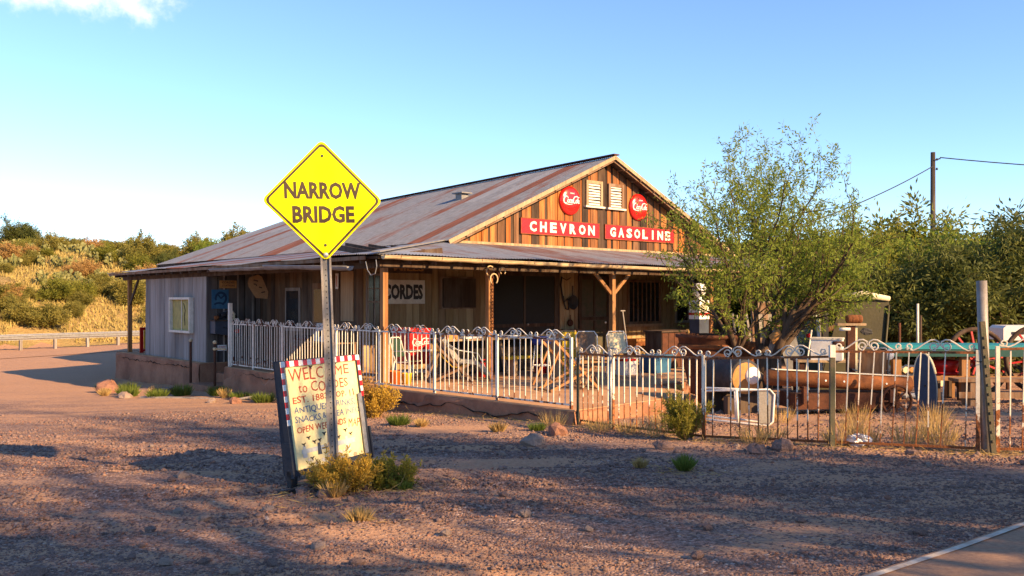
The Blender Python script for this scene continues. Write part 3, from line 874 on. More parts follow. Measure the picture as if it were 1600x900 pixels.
# gable ---------------------------------------------------------------
gw = MB().prism([(3.85, 3.08), (15.15, 3.08), (RA, 5.66)], WB + 0.0, WB + 0.06, 'xz').build('gable_wall', M['void'], store)
GC = [(0.44, 0.140, 0.034), (0.50, 0.180, 0.046), (0.33, 0.135, 0.050), (0.23, 0.120, 0.064), (0.50, 0.215, 0.068), (0.17, 0.080, 0.040), (0.48, 0.145, 0.028)]
DK = [(0.035, 0.024, 0.020), (0.055, 0.036, 0.028), (0.08, 0.050, 0.035)]
a = 4.05; i = 0
while a < 15.0:
    wide = (i % 2 == 0)
    wd = random.uniform(0.14, 0.24) if wide else random.uniform(0.06, 0.115)
    if i % 6 == 4: wd = random.uniform(.22, .30)
    def rz(q): return 3.12 + (1 - abs(q - RA) / 5.8) * 2.60 - 0.10
    y0, y1 = (-0.030, -0.012) if wide else (-0.011, -0.003)
    z0 = 3.13
    poly = [(0, z0), (wd - 0.004, z0), (wd - 0.004, max(z0 + .02, rz(a + wd))), (0, max(z0 + .02, rz(a)))]
    if a < RA < a + wd: poly = poly[:3] + [(RA - a, rz(RA)), poly[3]]
    col = random.choice(GC) if (wide and random.random() < 0.88) or random.random() < 0.30 else random.choice(DK)
    MB().prism(poly, y0 - random.uniform(0, .006), y1, 'xz').build('plank', M['gable_plank'], gw, color=col, loc=(a, WB, 0))
    a += wd; i += 1
# rake boards and the pale sill along the gable foot
for s in (-1, 1):
    p0 = (RA + s * 5.86, 2.80, 3.08); p1 = (RA - s * 0.02, 2.80, 5.72)
    MB().beam(p0, p1, 0.028, 0.10).build('rake_board', M['trim'], store)
    MB().beam((RA + s * 5.75, 2.87, 3.04), (RA, 2.87, 5.63), 0.03, 0.07).build('rake_trim', M['brown_wood'], store)
    for k in range(9):
        t = (k + .5) / 9
        q = RA + s * lerp(5.6, 0.2, t)
        MB().beam((q, 2.80, main_z(q, 3) - 0.085), (q, 3.2, main_z(q, 3) - 0.085), 0.05, 0.05).build('lookout', M['brown_wood'], roof)
MB().mm((3.75, WB - 0.075, 3.09), (15.2, WB - 0.033, 3.155)).build('gable_sill', M['trim'], store)
# two louvred attic windows
for k, a0 in enumerate((8.66, 9.57)):
    lw = MB()
    w_, z0, z1 = (0.66, 4.33, 5.04) if k == 0 else (0.64, 4.33, 5.02)
    y0, y1 = -0.085, -0.030
    lw.mm((0, y0, z0), (0.085, y1, z1)).mm((w_ - 0.085, y0, z0), (w_, y1, z1)).mm((0.085, y0, z1 - 0.085), (w_ - 0.085, y1, z1))
    lo = lw.build('louvred_window', M['brown_wood'] if k else M['trim'], store, loc=(a0, WB, 0))
    MB().mm((0.06, -0.034, z0), (w_ - 0.06, -0.031, z1 - 0.05)).build('backing', M['void'], lo)
    MB().mm((-0.06, -0.125, z0 - 0.055), (w_ + 0.06, -0.030, z0 - 0.004)).build('sill', M['white_paint'], lo)
    for j in range(8):
        zz = z0 + 0.045 + j * 0.078
        MB().beam((0.10, -0.062, zz), (w_ - 0.10, -0.062, zz + random.uniform(-.012, .012)), 0.012, 0.058, up=(0, 0.55, 1)).build('slat', M['white_paint'], lo)

# porch posts, braces, gutters -----------------------------------------
def post(a, b, w=0.11, top=2.30):
    return MB().mm((-w / 2, -w / 2, SLAB + 0.012), (w / 2, w / 2, top)).build('porch_post', M['post'], store, loc=(a, b, 0))
for (a, b) in ((0.0, 0.0), (2.55, -0.02), (6.32, 0.0), (10.1, 0.0), (13.6, 0.0), (0.0, 14.45)):
    p = post(a, b)
    if a == 6.32:
        MB().beam((-0.05, 0, 1.84), (-0.62, 0, 2.33), 0.05, 0.075).build('brace', M['post'], p)
        MB().beam((0.05, 0, 1.84), (0.62, 0, 2.33), 0.05, 0.075).build('brace', M['post'], p)
    if b > 14:
        MB().beam((0, -0.05, 1.55), (0, -0.8, 2.32), 0.05, 0.07).build('brace', M['dark_wood'], p)
def gutter(p, q, r, mat_, name='gutter'):
    p, q = Vector(p), Vector(q); d = (q - p).normalized(); x = d.cross(Vector((0, 0, 1))).normalized(); y = x.cross(d)
    mb = MB(); n = 8; k = 10
    for t_ in (r, r * 0.86):
        ring = []
        for i in range(k + 1):
            c = p.lerp(q, i / k) + Vector((0, 0, 0.008 * math.sin(i * 1.9)))
            ring.append([c + x * math.cos(PI + PI * j / n) * t_ + y * math.sin(PI + PI * j / n) * t_ for j in range(n + 1)])
        for i in range(k):
            for j in range(n):
                mb.quad(ring[i][j], ring[i][j + 1], ring[i + 1][j + 1], ring[i + 1][j])
    e = Vector(y) * 0.0
    mb.tube([p + x * r, q + x * r], 0.010, 5).tube([p - x * r, q - x * r], 0.010, 5)
    for c in (p, q):
        mb.add([c + x * math.cos(PI + PI * j / n) * r + y * math.sin(PI + PI * j / n) * r for j in range(n + 1)], [tuple(range(n + 1))])
    return mb.build(name, mat_, store, True)
gs = [(-0.34, 2.50), (2.0, 2.485), (4.4, 2.47), (7.4, 2.455), (10.6, 2.47), (13.9, 2.46)]
for (a0, z0), (a1, z1) in zip(gs[:-1], gs[1:]):
    g = gutter((a0, -0.50, z0), (a1 + 0.05, -0.50, z1), 0.066, M['gutter'])
    for t in (0.15, 0.55, 0.97):
        q = lerp(a0, a1, t); zz = lerp(z0, z1, t)
        MB().tube([(q, -0.40, zz + 0.05), (q, -0.44, zz - 0.02), (q, -0.50, zz - 0.075), (q, -0.565, zz - 0.02), (q, -0.575, zz + 0.03)], 0.009, 4).build('bracket', M['rust'], g)
gutter((-0.50, 6.9, 2.43), (-0.50, 3.30, 2.40), 0.062, M['gutter_grey'])
gutter((-0.52, 3.9, 2.44), (-0.52, 0.35, 2.32), 0.075, M['gutter_grey'])
# wire loop hanging from the corner of the gutters
lp = [(-0.46, -0.1, 2.40), (-0.47, -0.18, 2.24), (-0.47, -0.30, 2.14), (-0.46, -0.42, 2.17), (-0.45, -0.46, 2.30), (-0.44, -0.42, 2.42)]
MB().tube(lp, 0.008, 5).build('wire_loop', M['galv'], store)

# doors and windows of the front ----------------------------------------
def framed(parent, a0, a1, z0, z1, y, fw_, mat_, name, inner, inner_name='pane', bars=(), depth=0.05):
    """frame in the wall plane with a recessed panel; bars are (a, a, z, z) fractions"""
    mb = MB()
    mb.mm((a0, y - depth, z0), (a0 + fw_, y, z1)).mm((a1 - fw_, y - depth, z0), (a1, y, z1))
    mb.mm((a0 + fw_, y - depth, z1 - fw_), (a1 - fw_, y, z1)).mm((a0 + fw_, y - depth, z0), (a1 - fw_, y, z0 + fw_))
    o = mb.build(name, mat_, parent)
    for (x0, x1, q0, q1) in bars:
        MB().mm((lerp(a0 + fw_, a1 - fw_, x0), y - depth * .8, lerp(z0 + fw_, z1 - fw_, q0)), (lerp(a0 + fw_, a1 - fw_, x1), y - depth * .35, lerp(z0 + fw_, z1 - fw_, q1))).build('glazing_bar', mat_, o)
    MB().mm((a0 + fw_, y - depth * .3, z0 + fw_), (a1 - fw_, y - 0.003, z1 - fw_)).build(inner_name, inner, o)
    return o
Y = WB - 0.024
framed(store, 1.56, 1.98, 0.95, 2.30, Y, 0.05, M['grey_wood'], 'window', M['glass_dark'], bars=((.48, .54, 0, 1), (0, .47, .5, .53), (.55, 1, .5, .53), (0, .47, .75, .77), (.55, 1, .75, .77)))
w2 = framed(store, 3.62, 4.72, 1.47, 2.26, Y, 0.06, M['brown_wood'], 'window', M['glass_dark'], bars=((.44, .5, 0, 1), ))
MB().mm((3.70, Y - 0.075, 1.50), (4.70, Y - 0.056, 2.22)).build('shutter', M['dark_wood'], w2)
# big double screen door and the grey single door
d1 = framed(store, 5.18, 7.55, SLAB + .014, 2.42, Y, 0.10, M['dark_wood'], 'double_door', M['screen'], 'screen', bars=((.485, .515, 0, 1), (0, .48, .38, .42), (.52, 1, .38, .42)))
MB().ball((6.45, Y - 0.07, 1.05), 0.03, 8, 6).build('door_knob', M['galv'], d1)
d2 = framed(store, 8.38, 9.62, SLAB + .014, 2.36, Y, 0.10, M['dark_wood'], 'door', M['green_post'], 'door_leaf', bars=((0, 1, .46, .50), (.47, .53, 0, .45), (.47, .53, .51, 1)))
MB().ball((9.42, Y - 0.07, 1.05), 0.03, 8, 6).build('door_knob', M['white_clean'], d2)
w3 = framed(store, 10.4, 11.9, 0.98, 2.28, Y, 0.07, M['brown_wood'], 'window', M['glass_dark'], bars=[(k / 7 - .012, k / 7 + .012, 0, 1) for k in range(1, 7)])
MB().mm((10.35, Y - 0.11, 0.90), (11.95, Y, 0.977)).build('sill', M['trim'], w3)
framed(store, 12.6, 13.9, 0.98, 2.28, Y, 0.07, M['grey_wood'], 'window', M['glass_dark'], bars=((.48, .52, 0, 1), ))
# side wall door and window behind the white fence
def side_box(b0, b1, z0, z1, t0, t1, name, mat_, parent):
    return MB().mm((WA - t1, b0, z0), (WA - t0, b1, z1)).build(name, mat_, parent)
sd = side_box(4.55, 5.45, SLAB + .014, 2.1, 0.024, 0.06, 'side_door', M['brown_wood'], store)
MB().mm((WA - 0.075, 4.65, 1.15), (WA - 0.061, 5.35, 1.95)).build('pane', M['glass_dark'], sd)
sd2 = side_box(6.1, 6.9, 0.9, 2.0, 0.024, 0.055, 'side_window', M['grey_wood'], store)
MB().mm((WA - 0.068, 6.18, 0.98), (WA - 0.056, 6.82, 1.92)).build('pane', M['glass_dark'], sd2)
side_box(3.55, 4.1, 1.2, 2.35, 0.024, 0.05, 'shutter', M['trim'], store)

# ------------------------------------------------------------------ signs on the store
GY = WB - 0.040        # gable planks' face
def on_gable(name, label, cat, a, z, dy=0.0, group=None):
    return thing(name, label, cat, B(a, GY - dy, z), BR, group)
for (s_, w_, a0, lab) in (('CHEVRON', 2.98, 6.22, 'long red strip sign with seven white letters under the near dome sign'),
                          ('GASOLINE', 3.10, 9.42, 'long red strip sign reading GASOLINE, its end behind mesquite leaves')):
    t = on_gable('strip_sign', lab, 'sign', a0, 3.42, 0.0, 'red strip signs on the gable')
    MB().mm((0, -0.030, 0), (w_, -0.002, 0.43)).build('panel', M['panel_red'], t)
    rim = MB()
    for z in (0.0, 0.412): rim.mm((0, -0.036, z), (w_, -0.0305, z + 0.018))
    for x in (0.0, w_ - 0.018): rim.mm((x, -0.036, 0.0185), (x + 0.018, -0.0305, 0.4115))
    rim.build('rim', M['rust_orange'], t)
    x0 = 0.30 if s_ == 'CHEVRON' else 0.20
    adv = (w_ - x0 - 0.10) / len(s_)
    for i, ch in enumerate(s_):
        wch = 0.245 if ch not in 'I' else 0.07
        if ch in 'NO': wch = 0.265
        mb = text_mb(ch, wch, 0.275, 0.045, 0.034)
        moved(mb, x0 + adv * i + (0.265 - wch) / 2, 0, 0.078)
        mb.build('letter', M['white_letter'], t)
for (a, z, lab) in ((8.02, 4.41, 'round red dome sign with white script beside the near attic louvre'),
                    (10.86, 4.42, 'round red dome sign with white script under the far rake')):
    t = on_gable('dome_sign', lab, 'sign', a, z, 0.0, 'red dome signs on the gable')
    prof = [(0.395, 0.0), (0.40, -0.02), (0.385, -0.05), (0.33, -0.085), (0.25, -0.108), (0.15, -0.122), (0.07, -0.127), (0.0, -0.128)]
    MB().lathe(prof, 40, (0, 0, 0), 'Y').build('dome', M['enamel_red'], t, True)
    def bulge(mb, lift=0.004):
        out = []
        for x, y, z in mb.v:
            r = min(0.385, math.hypot(x, z))
            h = np.interp(r, [p[0] for p in prof[::-1]], [p[1] for p in prof[::-1]])
            out.append((x, h - lift + (y + 0.004) * 0.3, z))
        mb.v = out; return mb
    bulge(cola_script(0.190, -0.325, -0.085)).build('lettering', M['white_clean'], t)
    bulge(moved(text_mb('DRINK', 0.17, 0.036, 0.02, 0.004), -0.075, 0, 0.175)).build('lettering', M['white_clean'], t)
# white name board under the porch
t = thing('name_board', 'white board with bold black letters on the porch wall', 'sign', B(1.96, WB - 0.026, 1.60), BR)
MB().mm((0, -0.022, 0), (1.22, -0.001, 0.56)).build('board', M['white_paint'], t)
letters(moved(text_mb('CORDES', 1.10, 0.36, 0.05, 0.026), 0.06, 0, 0.10), 'letter', M['black'], t)
# darker board above it, half lost under the eave
t = thing('upper_name_board', 'dark brown board with faded letters under the porch eave', 'sign', B(2.05, WB - 0.026, 2.32), BR)
MB().mm((0, -0.02, 0), (1.35, -0.001, 0.26)).build('board', M['dark_wood'], t)
moved(text_mb('MILLS', 0.85, 0.15, 0.03, 0.024), 0.25, 0, 0.05).build('lettering', M['cut_wood'], t)

# things on the side porch
t = thing('display_case', 'white framed notice case with a yellowed map on grey shed wall', 'notice case', B(-0.03, 9.22, 0.80), BR)
c = MB()
c.mm((-0.12, 0, 0), (-0.001, 0.06, 0.96)).mm((-0.12, 1.44, 0), (-0.001, 1.50, 0.96)).mm((-0.12, 0.06, 0.90), (-0.001, 1.44, 0.96)).mm((-0.12, 0.06, 0), (-0.001, 1.44, 0.06))
c.build('frame', M['white_paint'], t)
MB().mm((-0.03, 0.06, 0.06), (-0.002, 1.44, 0.90)).build('backing', M['poster_map'], t)
for (y0, y1, z0, z1) in ((0.12, 0.70, 0.12, 0.84), (0.78, 1.38, 0.12, 0.84)):
    MB().mm((-0.036, y0, z0), (-0.031, y1, z1)).build('map', M['poster_map'], t)
MB().tube([(-0.044, 0.5, 0.2), (-0.044, 0.55, 0.45), (-0.044, 0.48, 0.6), (-0.044, 0.6, 0.8)], 0.010, 4).build('map_line', M['green_post'], t)
MB().mm((-0.05, 0.72, 0.06), (-0.038, 0.75, 0.9)).build('glazing_bar', M['white_paint'], t)
t = thing('route_sign', 'small orange wood sign high on the dark shed end wall', 'sign', B(0.30, 8.33, 2.00), BR)
MB().mm((0, -0.025, 0), (0.46, -0.001, 0.20)).build('board', M['cut_wood'], t)
moved(text_mb('CORDES', 0.34, 0.055, 0.02, 0.029), 0.06, 0, 0.12).build('lettering', M['dark_wood'], t)
moved(text_mb('STATION', 0.34, 0.05, 0.02, 0.029), 0.06, 0, 0.04).build('lettering', M['dark_wood'], t)
t = thing('poster', 'square blue poster with dark swirl on the dark shed end wall', 'poster', B(0.10, 8.352, 1.46), BR)
MB().mm((0, -0.006, 0), (0.46, -0.001, 0.5)).build('sheet', M['poster_blue'], t)
ribbon([arc(0.25, 0.27, 0.14, 0.15, 200, -80, 14, 1, 1.4), [(0.18, .36), (.25, .27), (.34, .35)], arc(0.2, 0.1, 0.12, 0.05, 0, 180, 8)], 0.045, 0.008).build('drawing', M['poster_ink'], t)
t = thing('wall_cabinet', 'blue grey sheet metal cabinet hung beside the porch steps', 'cabinet', B(0.06, 8.36, 0.72), BR)
MB().prism([(0, 0.1), (0.75, 0.0), (0.75, 0.42), (0, 0.42)], -0.34, -0.001, 'xz').build('body', M['box_blue'], t)
MB().mm((-0.03, -0.38, 0.425), (0.80, -0.001, 0.45)).build('shelf', M['dark_wood'], t)
MB().tube([(0.2, -0.35, 0.26), (0.52, -0.36, 0.20)], 0.012, 5).build('handle', M['black'], t)
MB().lathe([(0.0, -0.375), (0.062, -0.372), (0.062, -0.345)], 14, (0.58, 0, 0.16), 'Y').build('red_reflector', M['enamel_red'], t)
zs = 0.72 + 0.45
t = thing('birdhouse', 'little cream birdhouse on the cabinet beside the steps', 'birdhouse', B(0.56, 8.2, zs), BR)
MB().prism([(-0.075, 0.0), (0.075, 0.0), (0.075, 0.15), (0, 0.24), (-0.075, 0.15)], -0.07, 0.07, 'xz').build('body', M['strap'], t)
MB().beam((-0.095, 0, 0.14), (0.005, 0, 0.26), 0.17, 0.015).beam((0.095, 0, 0.14), (-0.005, 0, 0.26), 0.17, 0.015).build('roof', M['grey_wood'], t)
for z in (0.05, 0.13): MB().lathe([(0, -0.074), (0.024, -0.073), (0.024, -0.069)], 10, (0, 0, z), 'Y').build('hole', M['black'], t)
t = thing('iron_ornament', 'small black iron bird figure on the cabinet shelf', 'ornament', B(0.36, 8.2, zs), BR)
MB().mm((-0.06, -0.05, 0), (0.06, 0.05, 0.05)).build('base', M['black'], t)
MB().ball((0.0, 0, 0.13), 0.085, 10, 7, (1.2, 0.7, 0.9)).ball((0.08, 0, 0.22), 0.045, 8, 6).tube([(0.11, 0, .22), (.16, 0, .21)], [.014, .003], 5).tube([(-.08, 0, .13), (-.17, 0, .19)], [.04, .012], 6).build('bird', M['black'], t, True)
t = thing('clay_pot', 'small rust coloured pot on the cabinet shelf', 'pot', B(0.17, 8.2, zs), BR)
MB().lathe([(0.0, 0.0), (0.05, 0.0), (0.07, 0.06), (0.06, 0.1), (0.068, 0.11), (0.055, 0.11), (0.05, 0.03)], 14).build('pot_body', M['rust_orange'], t, True)
t = thing('notice_plate', 'small white notice plate low on the shed end wall', 'sign', B(0.26, 8.352, 0.36), BR)
MB().mm((0, -0.012, 0), (0.24, -0.001, 0.15)).build('plate', M['white_clean'], t)
moved(text_mb('NO PARKING', 0.19, 0.03, 0.02, 0.016), 0.025, 0, 0.085).build('lettering', M['red_brush_strong'], t)
ribbon([[(0.04, .06), (.2, .06)], [(0.06, .03), (.18, .03)]], 0.014, 0.015).build('ruled_line', M['red_brush_strong'], t)
t = thing('cardboard_notice', 'torn brown cardboard hanging askew under the side eave', 'notice', B(0.62, 7.3, 1.72), BR + R(-8))
pl = [(0.02, 0.30), (0.20, 0.02), (0.50, 0.0), (0.52, 0.18), (0.36, 0.56), (0.26, 0.62), (0.03, 0.54), (0.0, 0.40)]
MB().prism(pl, -0.008, 0.0, 'xz').build('sheet', M['cardboard'], t)
ribbon([[(.14, .48), (.26, .45)], [(.14, .38), (.2, .37), (.22, .33)], [(.28, .3), (.36, .28)], [(.34, .16), (.44, .18)]], 0.03, 0.012).build('scrawl', M['dark_wood'], t)
MB().tube([(0.3, -0.004, 0.7), (0.28, 0.0, 0.95)], 0.006, 4).build('string', M['grey_wood'], t)
# two pipe stanchions with brass-like knobs at the steps
for (a, b, z0, lab) in ((-0.42, 8.42, -0.85, 'rusty pipe handrail post beside the grey shed wall'), (-0.38, 6.98, -0.80, 'rusty pipe handrail post beside the end of the white fence')):
    t = thing('handrail_post', lab, 'handrail post', B(a, b, z0), BR)
    h = 0.62 - z0
    MB().tube([(0, 0, 0), (0, 0, h)], 0.034, 8).build('pipe', M['rust'], t, True)
    MB().ball((0, 0, h + 0.03), 0.05, 10, 7).build('knob', M['gutter'], t, True)
    if b < 8: MB().ball((0, 0, h - 0.13), 0.05, 10, 7).tube([(0.0, 0, h - 0.13), (0.14, -0.3, h - 0.13)], 0.022, 6).build('knob', M['gutter'], t, True)

# ------------------------------------------------------------------ fences
def spiral(cx_, cz, r0, r1, a0, turns, n=16, hand=1):
    return [(cx_ + lerp(r0, r1, i / n) * math.cos(a0 + hand * turns * 2 * PI * i / n), 0.0, cz + lerp(r0, r1, i / n) * math.sin(a0 + hand * turns * 2 * PI * i / n)) for i in range(n + 1)]
def s_scroll(L=0.345, H=0.125):
    """one S scroll from a small curl at x=0 up to a large curl at x=L"""
    small = spiral(0.045, 0.052, 0.010, 0.040, R(-60), 1.25, 12, -1)       # ends at the bottom
    # curl ends pointing outwards at about (0.045, 0.012)
    big = spiral(L - 0.055, 0.055, 0.014, 0.050, R(200), 1.2, 14, 1)
    mid = [(0.085, 0, 0.008), (0.13, 0, 0.030), (0.20, 0, 0.085), (L - 0.09, 0, H - 0.004), (L - 0.05, 0, H), (L - 0.012, 0, H - 0.022), (L - 0.004, 0, 0.07)]
    return small[:] + mid + big[::-1]
_sc = MB().tube(s_scroll(), 0.0085, 5)
scroll_white = _sc.mesh('scroll'); scroll_white.materials.append(M['fence_white'])
scroll_rusty = _sc.mesh('scroll'); scroll_rusty.materials.append(M['scroll_rusty'])
_scf = MB().add([(-x, y, z) for x, y, z in _sc.v], [f[::-1] for f in _sc.f])
scrollf_white = _scf.mesh('scroll'); scrollf_white.materials.append(M['fence_white'])
scrollf_rusty = _scf.mesh('scroll'); scrollf_rusty.materials.append(M['scroll_rusty'])
bar_mesh = {}
def bar_for(mat_key, h):
    k = (mat_key, round(h, 2))
    if k not in bar_mesh:
        me = MB().mm((-0.0062, -0.0062, 0), (0.0062, 0.0062, round(h, 2))).mesh('bar'); me.materials.append(M[mat_key]); bar_mesh[k] = me
    return bar_mesh[k]
def fence_panel(p, q, label, mat_key='fence_white', H=0.98, gap=0.06, group='scroll topped iron fence panels', posts=(1, 1), warp=0.0, spacing=0.118, post_low=0.06):
    """p, q: world points at the foot of the two end posts"""
    p, q = Vector(p), Vector(q)
    d = q - p; L = math.hypot(d.x, d.y); rz = math.atan2(d.y, d.x); dz = d.z
    t = thing('iron_railing', label, 'fence', p, rz, group)
    rusty = mat_key == 'fence_rusty'
    def zz(x): return dz * x / L
    for (zr, nm) in ((gap, 'bottom_rail'), (H, 'top_rail')):
        mk = M['rust_orange'] if (rusty and nm == 'bottom_rail') else M[mat_key]
        o = MB().beam((0.0, 0, 0.0), (L, 0, dz), 0.026, 0.026).build(nm, mk, t, loc=(0, 0, zr))
    for k, x in enumerate((0.0, L)):
        if posts[k]:
            MB().mm((-0.019, -0.019, -post_low), (0.019, 0.019, H + 0.03)).build('post', M[mat_key], t, loc=(x, 0, zz(x)))
    nb = max(2, int(round(L / spacing)))
    for i in range(1, nb):
        x = L * i / nb
        if rusty and random.random() < 0.03: continue
        link('bar', bar_for(mat_key, H - gap), None, t, loc=(x, random.uniform(-.003, .003), gap + zz(x)), rot=(random.gauss(0, .006) + warp * .4, random.gauss(0, .014 if rusty else .007) + warp, random.uniform(-.2, .2)))
    ns = max(1, int(round(L / 0.72)))
    u = L / ns
    for i in range(ns):
        c_ = (i + 0.5) * u
        k = (u / 2 - 0.005) / 0.345
        for me, x0, sg in ((scroll_rusty if rusty else scroll_white, c_ - u / 2 + 0.004, 1), (scrollf_rusty if rusty else scrollf_white, c_ + u / 2 - 0.004, -1)):
            o = link('scroll', me, None, t, loc=(x0, 0, H + 0.012 + zz(x0)), rot=(random.gauss(0, .03), -math.atan2(dz, L), 0))
            o.scale = (k, 1, 1.0)
    return t
def W(px, py, z): return Vector((px, py, z))
side_posts = [6.64, 5.43, 3.97, 1.60, 0.0]
labs = ['white iron fence panel at the porch steps', 'second white iron fence panel from the porch steps',
        'wide white iron fence panel behind the leaning welcome board', 'white iron fence panel ending at the corner porch post']
for i in range(4):
    fence_panel(B(edge_a(side_posts[i]) + 0.12, side_posts[i], SLAB + 0.014), B(edge_a(side_posts[i + 1]) + 0.12, side_posts[i + 1], SLAB + 0.014), labs[i], posts=(1, 1 if i == 3 else 0), post_low=0.0, H=1.04)
labs = ['white iron fence panel in front of the red cooler', 'white iron fence panel in front of the folded lounge chair', 'white iron fence panel at the broken end of the patio slab']
ks = [0.0, -1.60, -3.18, -4.78]
for i in range(3):
    a0 = B(edge_a(ks[i]) + 0.14, ks[i] - 0.02, SLAB + 0.014); a1 = B(edge_a(ks[i + 1]) + 0.14, ks[i + 1] + 0.02, SLAB + 0.014)
    fence_panel(a0, a1, labs[i], posts=(0, 1), post_low=0.0, H=1.04)
gp = [(0.99, 13.16), (1.42, 12.5), (2.40, 11.1), (3.61, 10.12), (5.02, 9.56), (5.20, 9.5), (6.85, 9.15), (8.5, 8.8)]
GP = [Vector((x, y, zg(x, y) - 0.005)) for x, y in gp]
fence_panel(GP[0], GP[1], 'narrow rusting iron fence panel between the green stake and a bare pipe', 'fence_rusty', posts=(0, 0), H=1.04)
fence_panel(GP[1], GP[2], 'rusting iron fence panel in front of the big cauldron', 'fence_rusty', posts=(1, 1), H=1.04)
fence_panel(GP[2], GP[3], 'most orange rusted iron fence panel in front of the white lounge frame', 'fence_rusty', posts=(1, 0), H=1.03)
fence_panel(GP[3] + Vector((0.06, 0, 0)), GP[4], 'leaning barred white and rust fence panel before the rusty pipe', 'fence_rusty', posts=(1, 1), H=1.09, warp=0.045)
fence_panel(GP[5] + Vector((0, 0, 0)), GP[6], 'iron fence panel beyond the tall grey steel post', 'fence_rusty', posts=(1, 1), H=1.13)
fence_panel(GP[6], GP[7], 'end iron fence panel at the edge of the yard', 'fence_rusty', posts=(0, 1), H=1.13)
# loose stakes
def stake(name, label, x, y, h, r, mat_key, lean=(0, 0), square=False, low=0.25):
    z = zg(x, y)
    t = thing(name, label, 'post', (x, y, z))
    top = (lean[0], lean[1], h)
    if square: MB().beam((-lean[0] * .2, -lean[1] * .2, -low), top, r * 2, r * 1.6, up=(0, 1, 0)).build('shaft', M[mat_key], t)
    else: MB().tube([(-lean[0] * .2, -lean[1] * .2, -low), top], r, 8).build('shaft', M[mat_key], t, True)
    return t
s0 = stake('fence_stake', 'dark green steel stake at the end of the patio slab', 0.97, 13.05, 1.14, 0.02, 'green_post', square=True)
s1 = stake('fence_stake', 'bare galvanised pipe stake beside the rusting fence', 1.38, 12.46, 1.10, 0.024, 'galv')
s2 = stake('fence_stake', 'green steel stake with a white top between two rusty fence panels', 3.63, 10.06, 1.10, 0.027, 'green_post', square=True)
MB().mm((-0.03, -0.03, 1.02), (0.03, 0.03, 1.16)).build('white_top', M['white_paint'], s2)
s3 = stake('fence_stake', 'slanting dark green steel stake tied to the tall grey post', 5.12, 9.44, 1.42, 0.026, 'green_post', (-0.12, 0.0), True)
for k in range(12):
    z = 0.15 + k * 0.1
    MB().mm((-0.012, -0.006, -0.012), (0.012, 0.006, 0.012)).build('stud', M['green_post'], s3, loc=(-0.12 * z / 1.42, -0.030, z))
s4 = stake('steel_post', 'tall grey steel pipe post standing above the fence', 5.11, 9.56, 1.86, 0.055, 'steel_post', (-0.05, 0.0))
MB().tube([(-0.02, -0.075, 1.0), (0.1, -0.06, 1.0), (0.1, 0.06, 1.01), (-0.1, 0.06, 1.0), (-0.12, -0.075, 0.99), (-0.02, -0.075, 1.0)], 0.005, 4).build('tie_wire', M['black'], s4)

# ------------------------------------------------------------------ road sign
sx_, sy_ = -1.61, 8.03
sz_ = -0.06
yaw = R(25)
sign = thing('warning_sign', 'yellow diamond road sign reading NARROW BRIDGE on a steel post', 'road sign', (sx_, sy_, sz_), yaw)
lean = Matrix.Rotation(R(-2.2), 4, 'Y')
def leaned(o):
    o.matrix_local = lean; return o
po = MB()
hw, dp = 0.030, 0.022
po.mm((-hw, 0.0, -0.4), (hw, 0.004, 3.15))
post_o = leaned(po.build('post', M['gutter_grey'], sign))  # darker grey than the flanges: paints the shade inside the channel
po = MB()
for s in (-1, 1):
    po.mm((s * hw - 0.002, -dp, -0.4), (s * hw + 0.002, -0.0002, 3.15))
    po.mm((min(s * hw, s * (hw + 0.018)), -dp - 0.004, -0.4), (max(s * hw, s * (hw + 0.018)), -dp - 0.0002, 3.15))
leaned(po.build('post_flange', M['steel_post'], sign))  # paler steel than the web, standing in for sunlit edges
ho = MB().lathe([(0.0, -0.0015), (0.0065, -0.001)], 8, (0, 0, 0), 'Y').mesh('bolt_hole'); ho.materials.append(M['black'])
for k in range(40):
    link('bolt_hole', ho, None, post_o, loc=(0, 0, 0.08 + k * 0.05))
def diamond(r, rc, n=5):
    out = []
    for k in range(4):
        a = R(90 * k)
        cx_, cz = (r - rc * math.sqrt(2)) * math.cos(a), (r - rc * math.sqrt(2)) * math.sin(a)
        for j in range(n + 1):
            b = a + R(-45 + 90 * j / n); out.append((cx_ + rc * math.cos(b), cz + rc * math.sin(b)))
    return out
SC = 2.11 + 0.54
pl = MB().prism([(x, z + SC) for x, z in diamond(0.546, 0.05)], -dp - 0.008, -dp - 0.005, 'xz')
plate = leaned(pl.build('plate', M['sign_yellow'], sign))
o1, o2 = diamond(0.524, 0.045), diamond(0.496, 0.038)
bd = MB()
n = len(o1)
yb = -dp - 0.0095
bd.add([(x, yb, z + SC) for x, z in o1] + [(x, yb, z + SC) for x, z in o2], [(i, (i + 1) % n, n + (i + 1) % n, n + i) for i in range(n)])
bd.build('border', M['sign_brown'], plate)
t1 = text_mb('NARROW', 0.69, 0.155, 0.040, 0); t2 = text_mb('BRIDGE', 0.56, 0.155, 0.040, 0)
letters(moved(t1, -0.348, yb, SC + 0.012), 'letter', M['sign_brown'], plate)
letters(moved(t2, -0.284, yb, SC - 0.202), 'letter', M['sign_brown'], plate)
for z in (SC + 0.40, SC - 0.40):
    MB().lathe([(0, yb - 0.006), (0.012, yb - 0.005), (0.012, yb)], 8, (0, 0, z), 'Y').build('bolt', M['black'], plate)
MB().lathe([(0, yb - 0.010), (0.022, yb - 0.006), (0.024, yb)], 12, (0.0, 0, SC - 0.490), 'Y').build('bolt', M['galv'], plate)

